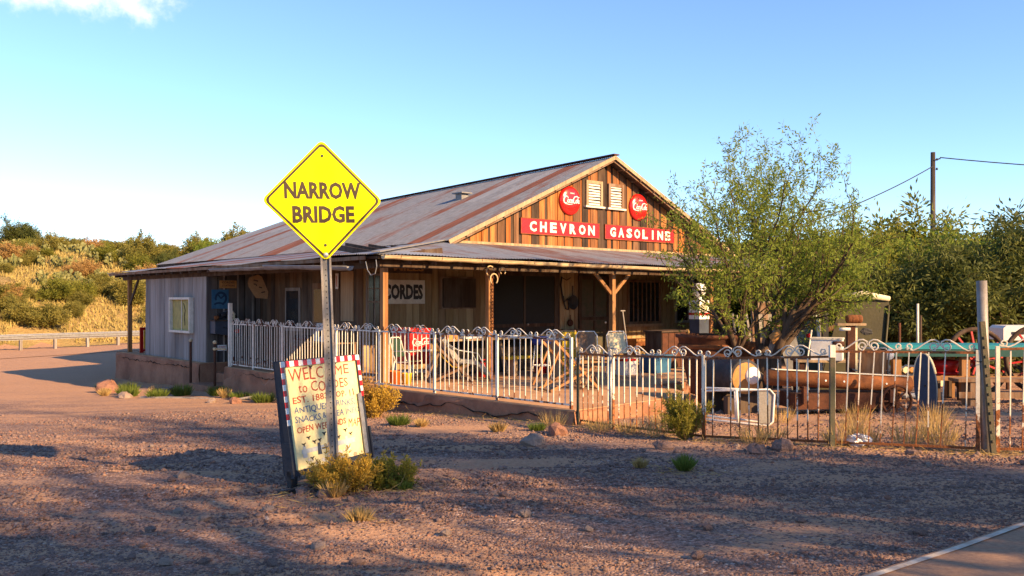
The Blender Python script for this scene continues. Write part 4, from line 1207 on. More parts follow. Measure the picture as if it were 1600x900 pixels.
# ------------------------------------------------------------------ welcome board
fl_ = Vector((-2.05, 8.28)); fr_ = Vector((-1.52, 9.36))
dd = fr_ - fl_
wb = thing('welcome_board', 'leaning cream sandwich board with hand painted welcome text and checker edge', 'sandwich board', (fl_.x, fl_.y, -0.06), math.atan2(dd.y, dd.x))
BWd, BHt = dd.length, 1.06
tilt = Matrix.Translation((0, 0, 0.12)) @ Matrix.Rotation(R(-9), 4, 'X')
def bpart(mb, name, mat_, parent=wb, smooth=False, local=False):
    o = mb.build(name, mat_, parent, smooth)
    if parent is wb and not local: o.matrix_local = tilt
    return o
board = bpart(MB().mm((0.03, -0.010, 0.03), (BWd - 0.03, 0.010, BHt - 0.02)), 'board', M['cream_board'])
fr = MB().mm((-0.02, -0.03, -0.02), (0.03, 0.03, BHt)).mm((BWd - 0.03, -0.03, -0.02), (BWd + 0.02, 0.03, BHt)).mm((0.0301, -0.03, -0.02), (BWd - 0.0301, 0.03, 0.029)).mm((0.0301, -0.03, BHt - 0.019), (BWd - 0.0301, 0.03, BHt))
fr.mm((-0.045, -0.05, -0.03), (-0.0205, 0.05, 0.30)).mm((BWd + 0.0205, -0.05, -0.03), (BWd + 0.045, 0.05, 0.30))
bpart(fr, 'frame', M['navy'])
bpart(MB().mm((BWd - 0.085, -0.036, 0.03), (BWd - 0.0235, -0.0305, BHt - 0.40)), 'edge_strip', M['galv'])
nck = 19
for i in range(nck):
    x0, x1 = lerp(-0.02, BWd + 0.02, i / nck), lerp(-0.02, BWd + 0.02, (i + 1) / nck)
    bpart(MB().mm((x0, -0.034, BHt - 0.052), (x1 - .0005, -0.0305, BHt + 0.002)), 'check', M['white_clean'] if i % 2 == 0 else M['enamel_red'])
for i in range(10):
    z1 = BHt - 0.0525 - i * 0.055
    for s in (0, 1):
        x0 = -0.02 if s == 0 else BWd - 0.022
        if s == 1 and i > 6: continue
        bpart(MB().mm((x0, -0.034, z1 - 0.0545), (x0 + 0.042, -0.0305, z1)), 'check', M['enamel_red'] if i % 2 == 0 else M['white_clean'])
def line(s, x, z, w_, h, mk, bold=0.012, shear=0.0, rot=0.0):
    letters(moved(text_mb(s, w_, h, bold, 0, shear), x, -0.0125, z, rot), 'letter', M[mk], board, 0.055)
line('WELCOME', 0.10, 0.870, 0.94, 0.115, 'red_brush', 0.0)
line('to CORDES', 0.22, 0.745, 0.78, 0.098, 'red_brush', 0.004)
line('EST. 1883', 0.12, 0.650, 0.53, 0.066, 'red_brush_strong', 0.008)
line('POP. 11', 0.72, 0.650, 0.36, 0.066, 'red_brush_strong', 0.008)
line('ANTIQUES, DRINKS,', 0.12, 0.545, 0.96, 0.072, 'blue_brush', 0.004)
line('SNACKS,& AREA INFO', 0.12, 0.455, 1.02, 0.068, 'blue_brush', 0.004)
line('OPEN WEEKENDS', 0.13, 0.370, 0.76, 0.058, 'red_brush_strong', 0.010)
line('MAP', 0.92, 0.335, 0.20, 0.085, 'red_brush', 0.0, 0.2, R(-4))
# little painted landscape at the foot of the board
art = MB()
moved(art, 0, 0, 0)
MB().add([(0.16, -0.0122, 0.17), (1.0, -0.0122, 0.17), (1.0, -0.0122, 0.22), (0.16, -0.0122, 0.21)], [(0, 1, 2, 3)]).build('painted_fence', M['sky_paint'], board)
for x in (0.20, 0.42, 0.64, 0.86):
    MB().add([(x - 0.03, -0.0126, 0.13), (x + 0.035, -0.0126, 0.13), (x + 0.02, -0.0126, 0.245), (x - 0.02, -0.0126, 0.245)], [(0, 1, 2, 3)]).build('painted_post', M['box_blue'] if x in (0.42, 0.64) else M['sky_paint'], board)
MB().add([(0.46, -0.0128, 0.175), (0.62, -0.0128, 0.175), (0.62, -0.0128, 0.19), (0.46, -0.0128, 0.19)], [(0, 1, 2, 3)]).build('painted_rail', M['black'], board)
for k in range(26):
    x, z = random.uniform(.12, 1.0), random.uniform(.045, .12)
    r = random.uniform(.012, .03)
    MB().add([(x + r * math.cos(a) * 1.5, -0.0122 - 0.00002 * k, z + r * math.sin(a)) for a in [i * PI / 3 for i in range(6)]], [tuple(range(6))]).build('painted_rock', M[random.choice(('sky_paint', 'white_paint', 'strap', 'trim'))], board)
for (x, z) in ((0.28, .31), (0.52, .32), (0.86, .31), (0.20, .255), (0.36, .262), (0.44, .268), (0.62, .262), (0.74, .255), (0.94, .262), (0.30, .11), (0.44, .985), (.82, .985)):
    ribbon([[(x - .03, z + .012, .6), (x, z, 1.4), (x + .03, z + .014, .6)], [(x, z, 1.5), (x + .006, z - .02, .8)]], 0.014, 0.0132).build('painted_bird', M['black'], board)
# rear leaf of the sandwich board, base bars
rear = Matrix.Translation((0.05, 0.10, 0.12)) @ Matrix.Rotation(R(-7.0), 4, 'X')
o = MB().mm((0.03, -0.012, 0.0), (BWd - 0.03, 0.012, BHt)).mm((-0.02, -0.03, -0.02), (0.029, 0.03, BHt)).mm((BWd - 0.029, -0.03, -0.02), (BWd + 0.02, 0.03, BHt)).build('rear_leaf', M['navy'], wb); o.matrix_local = rear
MB().beam((0.0, -0.42, 0.0), (0.0, 0.55, -0.03), 0.05, 0.035).beam((0.0, 0, 0.0), (0.0, 0.0, 0.16), 0.09, 0.05).build('foot', M['black'], wb)
MB().beam((BWd, -0.42, 0.0), (BWd, 0.55, 0.03), 0.05, 0.035).beam((BWd, 0, 0.0), (BWd, 0.0, 0.16), 0.09, 0.05).build('foot', M['black'], wb)
MB().beam((-0.25, -0.05, 0.01), (0.45, -0.30, -0.005), 0.04, 0.03).build('base_bar', M['black'], wb)

# ------------------------------------------------------------------ things on the porch and patio
PF = SLAB + 0.013
def bthing(name, label, cat, a, b, z=PF, turn=0.0, group=None):
    return thing(name, label, cat, B(a, b, z), BR + R(turn), group)

t = bthing('drinks_cooler', 'red chest drinks cooler with white script standing behind the fence', 'cooler', 1.20, 0.90)
MB().mm((0, 0, 0.30), (0.52, 0.62, 0.99)).build('body', M['panel_red'], t)
MB().mm((-0.015, -0.015, 0.99), (0.535, 0.635, 1.04)).build('lid', M['panel_red'], t)
MB().mm((-0.02, -0.03, 0.56), (0.54, -0.001, 0.60)).build('trim_strip', M['white_paint'], t)
cola_script(0.130, 0.05, 0.70).build('lettering', M['white_clean'], t)
for x in (0.02, 0.46):
    for y in (0.02, 0.56): MB().mm((x, y, 0), (x + 0.04, y + 0.04, 0.30)).build('leg', M['white_paint'], t)
MB().mm((0.03, 0.03, 0.12), (0.49, 0.59, 0.16)).build('lower_shelf', M['white_paint'], t)

def tube_chair(t, mt, seat_m, back_m, W_=0.5, D=0.48, sh=0.42, H=0.86, r=0.013):
    """bent tube garden chair, front towards -y"""
    for s in (-1, 1):
        x = s * W_ / 2
        MB().tube([(x, -D / 2 - 0.03, 0), (x, -D / 2, sh + 0.16), (x, -D / 2 + 0.05, sh + 0.20), (x, D / 2 - 0.02, sh + 0.20)], r, 6).build('arm', mt, t, True)
        MB().tube([(x, D / 2 + 0.06, 0), (x, D / 2 - 0.02, sh)], r, 6).build('leg', mt, t, True)
        MB().tube([(x * .9, -D / 2, sh), (x * .9, D / 2, sh - 0.03)], r, 6).build('seat_rail', mt, t, True)
    x = W_ / 2 * .9
    pts = [(-x, D / 2 - 0.03, sh - 0.03), (-x, D / 2 + 0.10, H - 0.08), (-x * .75, D / 2 + 0.12, H), (x * .75, D / 2 + 0.12, H), (x, D / 2 + 0.10, H - 0.08), (x, D / 2 - 0.03, sh - 0.03)]
    MB().tube(pts, r, 6).build('back_frame', mt, t, True)
    MB().beam((0, -D / 2 + 0.01, sh + 0.005), (0, D / 2 - 0.03, sh - 0.025), x * 1.92, 0.014).build('seat', seat_m, t)
    MB().beam((0, D / 2 - 0.01, sh + 0.08), (0, D / 2 + 0.112, H - 0.03), x * 1.72, 0.012, up=(0, -1, 0.1)).build('backrest', back_m, t)
t = bthing('garden_chair', 'white tube garden chair with brown woven back on the patio', 'chair', 4.15, -1.35, turn=-35, group='white garden chairs')
tube_chair(t, M['white_metal'], M['mesh_grey'], M['brown_wood'], H=0.96)
t = bthing('garden_chair', 'white tube garden chair with cream back nearest the blue tub', 'chair', 4.75, -1.75, turn=-22, group='white garden chairs')
tube_chair(t, M['white_metal'], M['strap'], M['strap'], H=0.96)
t = bthing('folding_chair', 'small folding chair with dark green back beside the red cooler', 'chair', 0.82, 0.42, turn=20)
tube_chair(t, M['white_paint'], M['green_cloth'], M['green_cloth'], W_=0.40, D=0.38, H=0.88)
t = bthing('plastic_pail', 'orange and red plastic pail behind the fence by the corner post', 'pail', 0.38, 0.22)
MB().lathe([(0, 0.0), (0.10, 0.0), (0.125, 0.24), (0.135, 0.245), (0.135, 0.26), (0.118, 0.26), (0.095, 0.02)], 16).build('body', M['orange_plastic'], t, True)
MB().tube([(0.125 * math.cos(R(a)), 0, 0.24 - 0.10 * math.sin(R(a))) for a in range(0, 181, 20)], 0.005, 4).build('handle', M['galv'], t)
t = bthing('plastic_pail', 'yellow plastic pail beside the orange pail on the patio', 'pail', 0.62, 0.15)
MB().lathe([(0, 0.0), (0.08, 0.0), (0.10, 0.20), (0.11, 0.21), (0.09, 0.21), (0.075, 0.02)], 16).build('body', M['yellow'], t, True)

def deck_chair(t, wood, sling, k=1.0):
    for s in (-1, 1):
        x = s * 0.27 * k
        MB().beam((x, -0.50 * k, 0.02), (x, 0.42 * k, 0.92 * k), 0.028, 0.045).build('long_rail', wood, t)
        MB().beam((x * .9, 0.50 * k, 0.02), (x * .9, -0.40 * k, 0.42 * k), 0.028, 0.045).build('cross_rail', wood, t)
        MB().beam((x * .8, 0.30 * k, 0.75 * k), (x * .8, 0.62 * k, 0.10), 0.022, 0.035).build('prop', wood, t)
    for (y, z) in ((0.42, 0.92), (-0.40, 0.42), (0.50, 0.03), (-0.50, 0.03)):
        MB().beam((-0.28 * k, y * k, z * k), (0.28 * k, y * k, z * k), 0.03, 0.03).build('cross_bar', wood, t)
    if sling:
        pts = [(0.40, 0.90), (0.20, 0.58), (-0.02, 0.36), (-0.22, 0.33), (-0.38, 0.42)]
        mb = MB()
        for (y0, z0), (y1, z1) in zip(pts[:-1], pts[1:]):
            mb.beam((0, y0 * k, z0 * k), (0, y1 * k, z1 * k), 0.46 * k, 0.012)
        mb.build('sling', sling, t)
t = bthing('deck_chair', 'brown deck chair with yellow canvas sling beside the red cooler', 'deck chair', 1.55, -0.05, turn=60)
deck_chair(t, M['brown_wood'], M['yellow'], 0.82)
t = bthing('deck_chair', 'bare wooden deck chair frame folded open near the patio edge', 'deck chair', 2.15, -2.75, turn=75)
deck_chair(t, M['post'], None, 0.98)
t = bthing('slatted_chair', 'wooden folding chair frame leaning beside the bare deck chair', 'chair', 2.75, -2.45, turn=115)
deck_chair(t, M['brown_wood'], None, 0.8)
# dark reclining chair with chrome arms
t = bthing('recliner', 'dark padded recliner with chrome arm tubes before the long table', 'recliner', 1.95, 0.10, turn=65)
mb = MB()
for (y0, z0), (y1, z1) in (((0.45, 0.85), (0.12, 0.40)), ((0.12, 0.40), (-0.25, 0.36)), ((-0.25, 0.36), (-0.5, 0.12))):
    mb.beam((0, y0, z0), (0, y1, z1), 0.48, 0.08)
mb.build('cushion', M['mesh_grey'], t)
for s in (-1, 1):
    MB().tube([(s * .28, 0.45, 0.80), (s * .28, 0.15, 0.62), (s * .28, -0.25, 0.55), (s * .28, -0.48, 0.10), (s * .28, -0.5, 0.0)], 0.014, 6).build('arm_tube', M['galv'], t, True)
    MB().tube([(s * .27, 0.38, 0.72), (s * .27, 0.05, 0.0)], 0.014, 6).build('leg', M['galv'], t, True)
# long picnic style table
t = bthing('picnic_table', 'long weathered white topped table with dark skirt under the porch roof', 'table', 1.95, 0.62)
for k in range(4):
    MB().mm((0, k * 0.20, 0.76), (3.35, k * 0.20 + 0.19, 0.80)).build('plank', M['trim'], t)
for x in (0.25, 1.65, 3.05):
    MB().beam((x, 0.02, 0.0), (x, 0.30, 0.76), 0.05, 0.09).build('leg', M['trim'], t)
    MB().beam((x + .06, 0.75, 0.0), (x + .06, 0.47, 0.76), 0.05, 0.09).build('leg', M['trim'], t)
MB().mm((0.1, 0.42, 0.02), (3.2, 0.45, 0.74)).build('skirt', M['void'], t)
t = bthing('low_bench', 'low yellow plank bench in front of the long porch table', 'bench', 3.15, 0.05)
MB().mm((0, 0, 0.36), (1.55, 0.24, 0.42)).build('seat', M['yellow'], t)
for x in (0.15, 1.25): MB().mm((x, 0.03, 0), (x + 0.12, 0.21, 0.36)).build('leg', M['trim'], t)
def cloth_roll(name, label, a, b, z, L, mat_):
    t = bthing(name, label, 'magazine', a, b, z)
    MB().mm((0, 0, 0), (L, 0.26, 0.02)).mm((0.03, 0.02, 0.0205), (L + 0.02, 0.28, 0.035)).build('pages', mat_, t)
cloth_roll('magazine', 'white magazines lying on the long table beside the chain post', 2.55, 0.75, PF + 0.80, 0.42, M['white_clean'])
cloth_roll('magazine', 'white magazines lying on the far end of the long table', 3.55, 0.78, PF + 0.80, 0.5, M['white_clean'])
t = bthing('tool_box', 'small brown box at the near end of the long table', 'box', 2.02, 0.72, PF + 0.80)
MB().mm((0, 0, 0), (0.34, 0.2, 0.10)).build('body', M['cut_wood'], t)
for (a, b, lab) in ((2.62, 0.30, 'red petrol can by the chained porch post'), (4.22, 0.22, 'red petrol can below the long table end')):
    t = bthing('petrol_can', lab, 'petrol can', a, b, group='red petrol cans on the porch')
    MB().mm((0, 0, 0), (0.30, 0.20, 0.24)).prism([(0.03, 0.24), (0.27, 0.24), (0.22, 0.30), (0.08, 0.30)], 0.03, 0.17, 'xz').build('body', M['red_plastic'], t)
    MB().tube([(0.05, 0.1, 0.29), (0.06, 0.1, 0.36), (0.2, 0.1, 0.36), (0.22, 0.1, 0.29)], 0.015, 6).build('handle', M['red_plastic'], t)
    MB().tube([(0.25, 0.1, 0.24), (0.34, 0.1, 0.34)], [0.025, 0.015], 8).build('spout', M['yellow'], t)
t = bthing('bar_stool', 'chrome legged stool with round deep blue seat on the patio', 'stool', 3.35, -0.75)
MB().lathe([(0, 0.70), (0.17, 0.70), (0.20, 0.74), (0.20, 0.82), (0.15, 0.87), (0, 0.88)], 18).build('seat', M['deep_blue'], t, True)
for k in range(4):
    c, s = math.cos(R(45 + 90 * k)), math.sin(R(45 + 90 * k))
    MB().tube([(0.13 * c, 0.13 * s, 0.71), (0.21 * c, 0.21 * s, 0.0)], 0.014, 6).build('leg', M['white_metal'], t, True)
MB().tube([(0.18 * math.cos(R(a)), 0.18 * math.sin(R(a)), 0.28) for a in range(0, 361, 30)], 0.010, 5).build('foot_ring', M['white_metal'], t, True)
t = bthing('crate', 'yellow wooden crate standing on end behind the garden chairs', 'crate', 3.95, -0.75)
for k in range(5):
    MB().mm((0, 0, 0.02 + k * 0.19), (0.42, 0.02, 0.02 + k * 0.19 + 0.17)).build('slat', M['yellow'], t)
    MB().mm((0, 0.38, 0.02 + k * 0.19), (0.42, 0.40, 0.02 + k * 0.19 + 0.17)).build('slat', M['yellow'], t)
for x in (0.0, 0.39): MB().mm((x, 0.021, 0), (x + 0.03, 0.379, 0.98)).build('end_board', M['trim'], t)
t = bthing('cool_box', 'small white cool box with red lid under the garden chair', 'cool box', 5.25, -1.35)
MB().mm((0, 0, 0), (0.36, 0.28, 0.30)).build('body', M['white_clean'], t)
MB().mm((-0.01, -0.01, 0.301), (0.37, 0.29, 0.36)).build('lid', M['red_plastic'], t)
t = bthing('storage_tub', 'blue plastic storage tub on the patio beside the cauldron', 'tub', 6.1, -1.45)
MB().prism([(0.04, 0), (0.56, 0), (0.60, 0.36), (0, 0.36)], 0, 0.42, 'xz').build('body', M['blue_plastic'], t)
MB().mm((-0.02, -0.02, 0.361), (0.62, 0.44, 0.40)).build('lid', M['blue_plastic'], t)
t = bthing('shovel', 'long handled shovel leaning against the braced porch post', 'shovel', 6.72, -0.1)
MB().tube([(0.0, -0.05, 0.28), (-0.12, 0.03, 1.36)], 0.016, 6).build('handle', M['grey_wood'], t, True)
MB().tube([(-0.20, 0.03, 1.37), (-0.04, 0.03, 1.37)], 0.016, 6).build('grip', M['grey_wood'], t)
MB().prism([(-0.10, 0.32), (-0.11, 0.12), (0.0, 0.0), (0.11, 0.12), (0.10, 0.32)], -0.07, -0.055, 'xz').build('blade', M['rust'], t)
t = bthing('wall_bench', 'rust orange wooden box bench under the barred porch window', 'bench', 10.3, 2.72)
MB().mm((0, 0, 0.42), (1.4, 0.42, 0.50)).build('seat', M['post'], t)
MB().mm((0.02, 0.03, 0.30), (1.38, 0.05, 0.419)).build('apron', M['rust_orange'], t)
for x in (0.03, 1.27): MB().mm((x, 0.04, 0), (x + 0.1, 0.40, 0.419)).build('leg', M['post'], t)

# hanging from the posts and the wall
t = bthing('chain', 'heavy rusty chain hanging from the second porch post', 'chain', 2.50, -0.10, 1.0)
for k in range(15):
    z = 1.02 - k * 0.066
    ring = [(0.026 * math.cos(R(a)) if k % 2 else 0.0, 0.0 if k % 2 else 0.026 * math.cos(R(a)), 0.043 * math.sin(R(a))) for a in range(0, 361, 45)]
    MB().tube([(0.06 + x, -0.01 + y, z + zz_) for x, y, zz_ in ring], 0.009, 5).build('chain_link', M['rust_orange'], t, True)
for k, (dx, z, r) in enumerate(((-0.03, 1.28, 0.10), (0.11, 1.20, 0.085), (0.05, 1.12, 0.10), (0.28, 1.29, 0.07))):
    hs = [(dx + r * math.cos(R(a)), -0.05 - 0.012 * k, z + 1.1 * r * math.sin(R(a))) for a in range(-50, 231, 28)]
    tt = bthing('horseshoe', ('pale horseshoe hung highest on the chained porch post', 'small rusty horseshoe hung on the chained porch post', 'rusty ring shaped horseshoe hung just above the chain', 'small pale horseshoe hung beside the chained porch post')[k], 'horseshoe', 2.50, -0.10, 1.0, group='horseshoes on the porch post')
    MB().tube(hs, 0.014, 6).build('shoe', M['gutter'] if k in (0, 2, 3) else M['rust'], tt, True)
t = bthing('skillet', 'black iron skillet hanging on the wall between the doors', 'skillet', 8.14, WB - 0.03, 1.62)
MB().lathe([(0, -0.012), (0.16, -0.012), (0.19, -0.05), (0.20, -0.05), (0.17, -0.002), (0, -0.002)], 20, (0, 0, 0), 'Y').build('pan', M['black'], t, True)
MB().beam((0, -0.03, 0.18), (0, -0.03, 0.46), 0.03, 0.015).build('handle', M['black'], t)
t = bthing('harness', 'looped leather harness hanging on the pale wall between the doors', 'harness', 7.72, WB - 0.03, 1.30)
MB().tube([(0.0, -0.03, 1.02), (-0.04, -0.03, 0.8), (0.02, -0.04, 0.45), (0.12, -0.05, 0.15), (0.22, -0.06, 0.12), (0.26, -0.05, 0.3), (0.2, -0.04, 0.42), (0.08, -0.04, 0.33), (0.04, -0.04, 0.5)], 0.022, 6).build('strap', M['black'], t, True)
MB().tube([(0.0, -0.03, 1.0), (0.18, -0.03, 0.93), (0.34, -0.03, 1.0)], 0.014, 5).build('rope', M['dark_wood'], t, True)
t = bthing('pulley', 'rusty pulley block hanging below the harness', 'pulley', 8.02, WB - 0.03, 0.92)
MB().lathe([(0.0, -0.09), (0.08, -0.09), (0.095, -0.07), (0.08, -0.05), (0.095, -0.03), (0.08, -0.01), (0, -0.01)], 16, (0, 0, 0.14), 'Y').build('wheel', M['rust'], t, True)
MB().tube([(0, -0.05, 0.22), (0, -0.05, 0.36)], 0.012, 6).build('hook', M['rust'], t)
t = bthing('wall_shelf', 'thin dark shelf on the pale wall between the doors', 'shelf', 7.70, WB - 0.22, 0.86)
MB().mm((0, 0, 0), (0.62, 0.19, 0.025)).build('board', M['dark_wood'], t)
for x in (0.05, 0.53): MB().beam((x, 0.19, -0.16), (x, 0.03, -0.002), 0.02, 0.02).build('bracket', M['dark_wood'], t)
t = bthing('lantern', 'small red lantern hanging under the side eave', 'lantern', 0.5, 3.1, 1.85)
MB().lathe([(0, 0), (0.05, 0.0), (0.055, 0.03), (0.04, 0.05), (0.05, 0.10), (0.035, 0.15), (0.02, 0.17), (0, 0.17)], 12).build('body', M['panel_red'], t, True)
MB().tube([(0, 0, 0.17), (0, 0, 0.50)], 0.005, 4).build('wire', M['black'], t)
t = bthing('thermometer', 'white thermometer plate on the dark side wall', 'thermometer', WA - 0.05, 4.25, 1.95)
MB().mm((-0.02, -0.06, 0), (0, 0.06, 0.36)).build('plate', M['white_clean'], t)
MB().tube([(-0.026, 0, 0.05), (-0.026, 0, 0.30)], 0.007, 5).build('glass_tube', M['red_plastic'], t)
# behind the side fence
t = bthing('side_table', 'small dark table behind the white fence with a pale sign on it', 'table', 0.55, 3.0)
MB().mm((0, 0, 0.66), (0.7, 1.1, 0.70)).build('table_top', M['brown_wood'], t)
for x in (0.03, 0.62):
    for y in (0.03, 1.02): MB().mm((x, y, 0), (x + 0.05, y + 0.05, 0.659)).build('leg', M['brown_wood'], t)
t = bthing('picture_board', 'pale blue square picture board on the table behind the white fence', 'picture', 0.62, 3.35, PF + 0.70)
MB().beam((0, 0.28, 0.0), (0.1, 0.28, 0.40), 0.52, 0.012, up=(-1, 0, 0.2)).build('board', M['sky_paint'], t)
MB().ball((0.02, 0.28, 0.17), 0.06, 8, 6, (0.12, 1, 1.3)).build('drawing', M['rust'], t, True)
t = bthing('wooden_barrel', 'dark wooden barrel behind the white fence by the side door', 'barrel', 0.95, 4.9)
MB().lathe([(0, 0), (0.24, 0), (0.29, 0.2), (0.31, 0.4), (0.29, 0.6), (0.24, 0.8), (0.22, 0.8), (0.22, 0.77), (0, 0.77)], 20).build('staves', M['dark_wood'], t, True)
for z, r in ((0.12, .275), (0.3, .307), (0.52, .305), (0.7, .272)): MB().lathe([(r, z), (r + .008, z), (r + .008, z + .04), (r, z + .04)], 20).build('hoop', M['rust'], t, True)
t = bthing('pale_post', 'peeling white wooden post at the end of the white fence', 'post', edge_a(6.6) + 0.12, 6.72, SLAB + 0.013)
MB().mm((-0.04, -0.04, 0), (0.04, 0.04, 1.55)).build('shaft', M['white_paint'], t)
# red and yellow gate on the far end of the side porch
t = bthing('porch_gate', 'red framed gate with yellow slats at the far end of the side porch', 'gate', 0.12, 13.9)
MB().mm((0, -0.03, 0), (0.1, 0.03, 0.78)).mm((0.1005, -0.03, 0.70), (1.3, 0.03, 0.78)).mm((0.1005, -0.03, 0.04), (1.3, 0.03, 0.11)).build('frame', M['panel_red'], t)
for k in range(9): MB().mm((0.12 + k * .13, -0.015, 0.115), (0.12 + k * .13 + 0.10, 0.015, 0.695)).build('slat', M['yellow'], t)

# ------------------------------------------------------------------ yard of old things behind the rusty fence
def ything(name, label, cat, x, y, turn=0.0, group=None, dz=0.0):
    return thing(name, label, cat, (x, y, zg(x, y) + dz), R(turn), group)
t = ything('cauldron', 'huge dark rusty cauldron tapering to its foot behind the fence', 'cauldron', 3.62, 16.3)
MB().lathe([(0, 0.0), (0.30, 0.0), (0.36, 0.25), (0.44, 0.60), (0.52, 0.95), (0.56, 1.18), (0.61, 1.20), (0.61, 1.25), (0.54, 1.25), (0.49, 0.95), (0.30, 0.15), (0, 0.12)], 36).build('bowl', M['rust'], t, True)
MB().lathe([(0.545, 1.0), (0.575, 1.02), (0.575, 1.06), (0.56, 1.08)], 36).build('band', M['rust_orange'], t, True)
t = ything('clay_planter', 'orange clay planter beside the cauldron rim', 'planter', 4.28, 16.7, dz=0.0)
MB().lathe([(0, 0), (0.17, 0.0), (0.26, 0.55), (0.30, 0.95), (0.34, 1.0), (0.34, 1.10), (0.28, 1.10), (0.2, 0.3)], 22).build('pot_body', M['rust_orange'], t, True)
t = ything('fuel_drum', 'dark drum lying on its side with orange and white end', 'drum', 3.55, 14.4, -70, dz=0.02)
MB().lathe([(0.0, -0.42), (0.29, -0.42), (0.30, -0.40), (0.285, -0.15), (0.30, -0.13), (0.285, 0.15), (0.30, 0.17), (0.30, 0.40), (0.29, 0.42), (0, 0.42)], 24, (0, 0, 0.56), 'X').build('shell', M['black'], t, True)
MB().lathe([(0, 0.425), (0.24, 0.424), (0.25, 0.42)], 20, (0, 0, 0.56), 'X').build('end_cap', M['cut_wood'], t, True)
MB().ball((0.43, 0.12, 0.60), 0.14, 10, 8, (0.25, 1, 1)).build('white_patch', M['white_clean'], t, True)
for x in (-0.28, 0.28): MB().mm((x - 0.06, -0.28, -0.05), (x + 0.06, 0.28, 0.27)).build('cradle', M['dark_wood'], t)
t = ything('patio_lounger', 'white tube lounger frame lying on its side behind the rusted fence', 'lounger', 2.72, 12.62, -8)
F_ = M['white_metal']
MB().tube([(0, 0, 0.10), (0.9, 0, 0.02), (0.96, 0, 0.08), (0.98, 0, 0.46), (0.92, 0, 0.53), (0.0, 0, 0.50)], 0.016, 6).build('side_rail', F_, t, True)
MB().tube([(0.0, 0.25, 0.12), (0.9, 0.22, 0.04), (0.94, 0.22, 0.50), (0, 0.25, 0.52)], 0.016, 6).build('side_rail', F_, t, True)
MB().tube([(0.48, 0, 0.07), (0.46, -0.01, 0.52)], 0.022, 6).build('cross_bar', F_, t, True)
MB().tube([(0.48, 0.24, 0.07), (0.46, 0.24, 0.52)], 0.016, 6).build('cross_bar', F_, t, True)
MB().mm((0.77, 0.005, 0.05), (0.965, 0.015, 0.515)).build('webbing', M['mesh_grey'], t)
for (x, z) in ((0.0, 0.1), (0.0, .5), (.9, .03), (.9, .52)): MB().tube([(x, 0, z), (x, 0.25, z)], 0.013, 5).build('tie_bar', F_, t, True)
# rusty pipe on a wrecked trailer frame
t = ything('rusty_pipe', 'long rusty pipe with pale top lying across a wrecked frame', 'pipe', 3.95, 13.75, 7)
MB().tube([(0, 0, 0.60), (2.35, 0, 0.46)], 0.125, 16).build('pipe_body', M['rust_orange'], t, True)
MB().beam((0.1, 0, 0.724), (2.3, 0, 0.592), 0.15, 0.012).build('pale_top', M['white_paint'], t)  # paler strip along the top of the pipe
for x in (0.9, 1.2, 1.9): MB().lathe([(0, -0.131), (0.016, -0.130), (0.016, -0.12)], 8, (x, 0, 0.60 - .06 * x), 'Y').build('bolt', M['white_clean'], t)
t = ything('wagon_wreck', 'dark rusted wagon bed wreck under the long pipe', 'wreck', 4.35, 13.95, 6)
MB().mm((0.0, -0.25, 0.10), (1.7, 0.35, 0.34)).build('bed', M['rust'], t)
MB().mm((0.1, -0.33, 0.20), (0.16, -0.24, 0.46)).build('stake_iron', M['rust'], t)
MB().mm((1.5, -0.33, 0.20), (1.56, -0.24, 0.40)).build('stake_iron', M['rust'], t)
for x in (1.62, ):
    MB().tube([(x + 0.24 * math.cos(R(a)), -0.30, 0.22 + 0.24 * math.sin(R(a))) for a in range(0, 361, 20)], 0.022, 6).build('wheel_rim', M['rust'], t, True)
    for a in range(0, 180, 45): MB().beam((x - 0.23 * math.cos(R(a)), -0.30, 0.22 - 0.23 * math.sin(R(a))), (x + 0.23 * math.cos(R(a)), -0.30, 0.22 + 0.23 * math.sin(R(a))), 0.02, 0.02).build('spoke', M['rust'], t)
MB().tube([(1.75, -0.2, 0.3), (2.05, -0.15, 0.28), (2.18, -0.1, 0.22)], [0.03, 0.045, 0.02], 8).build('shaft_end', M['white_paint'], t, True)
t = ything('metal_chair', 'metal framed chair with brown padded back behind the pipe', 'chair', 5.95, 14.75, 170)
tube_chair(t, M['galv'], M['brown_wood'], M['brown_wood'], W_=0.50, D=0.46, H=1.0)
t = ything('oval_board', 'slate blue oval board standing on end behind the fence', 'board', 6.12, 13.05, -48)
ov = [(0.165 * math.cos(R(a)) * (1 if abs(math.sin(R(a))) < .9 else .95), 0.47 + 0.47 * math.sin(R(a))) for a in range(0, 360, 12)]
o = MB().prism(ov, -0.02, 0.02, 'xz').build('board', M['slate_blue'], t, False, rot=(R(-6), R(-7), 0))
o2_ = [(0.128 * math.cos(R(a)), 0.47 + 0.44 * math.sin(R(a))) for a in range(0, 360, 12)]
MB().lathe([(0, -0.024), (0.02, -0.0235), (0.02, -0.0205)], 8, (0.0, 0, 0.46), 'Y').build('hole', M['black'], o)
rim_ = MB().tube([(0.162 * math.cos(R(a)), 0, 0.47 + 0.468 * math.sin(R(a))) for a in range(20, 161, 10)], 0.022, 6).build('sunlit_rim', M['strap'], o, True)  # cream rim paints the sunlight catching the top of the board
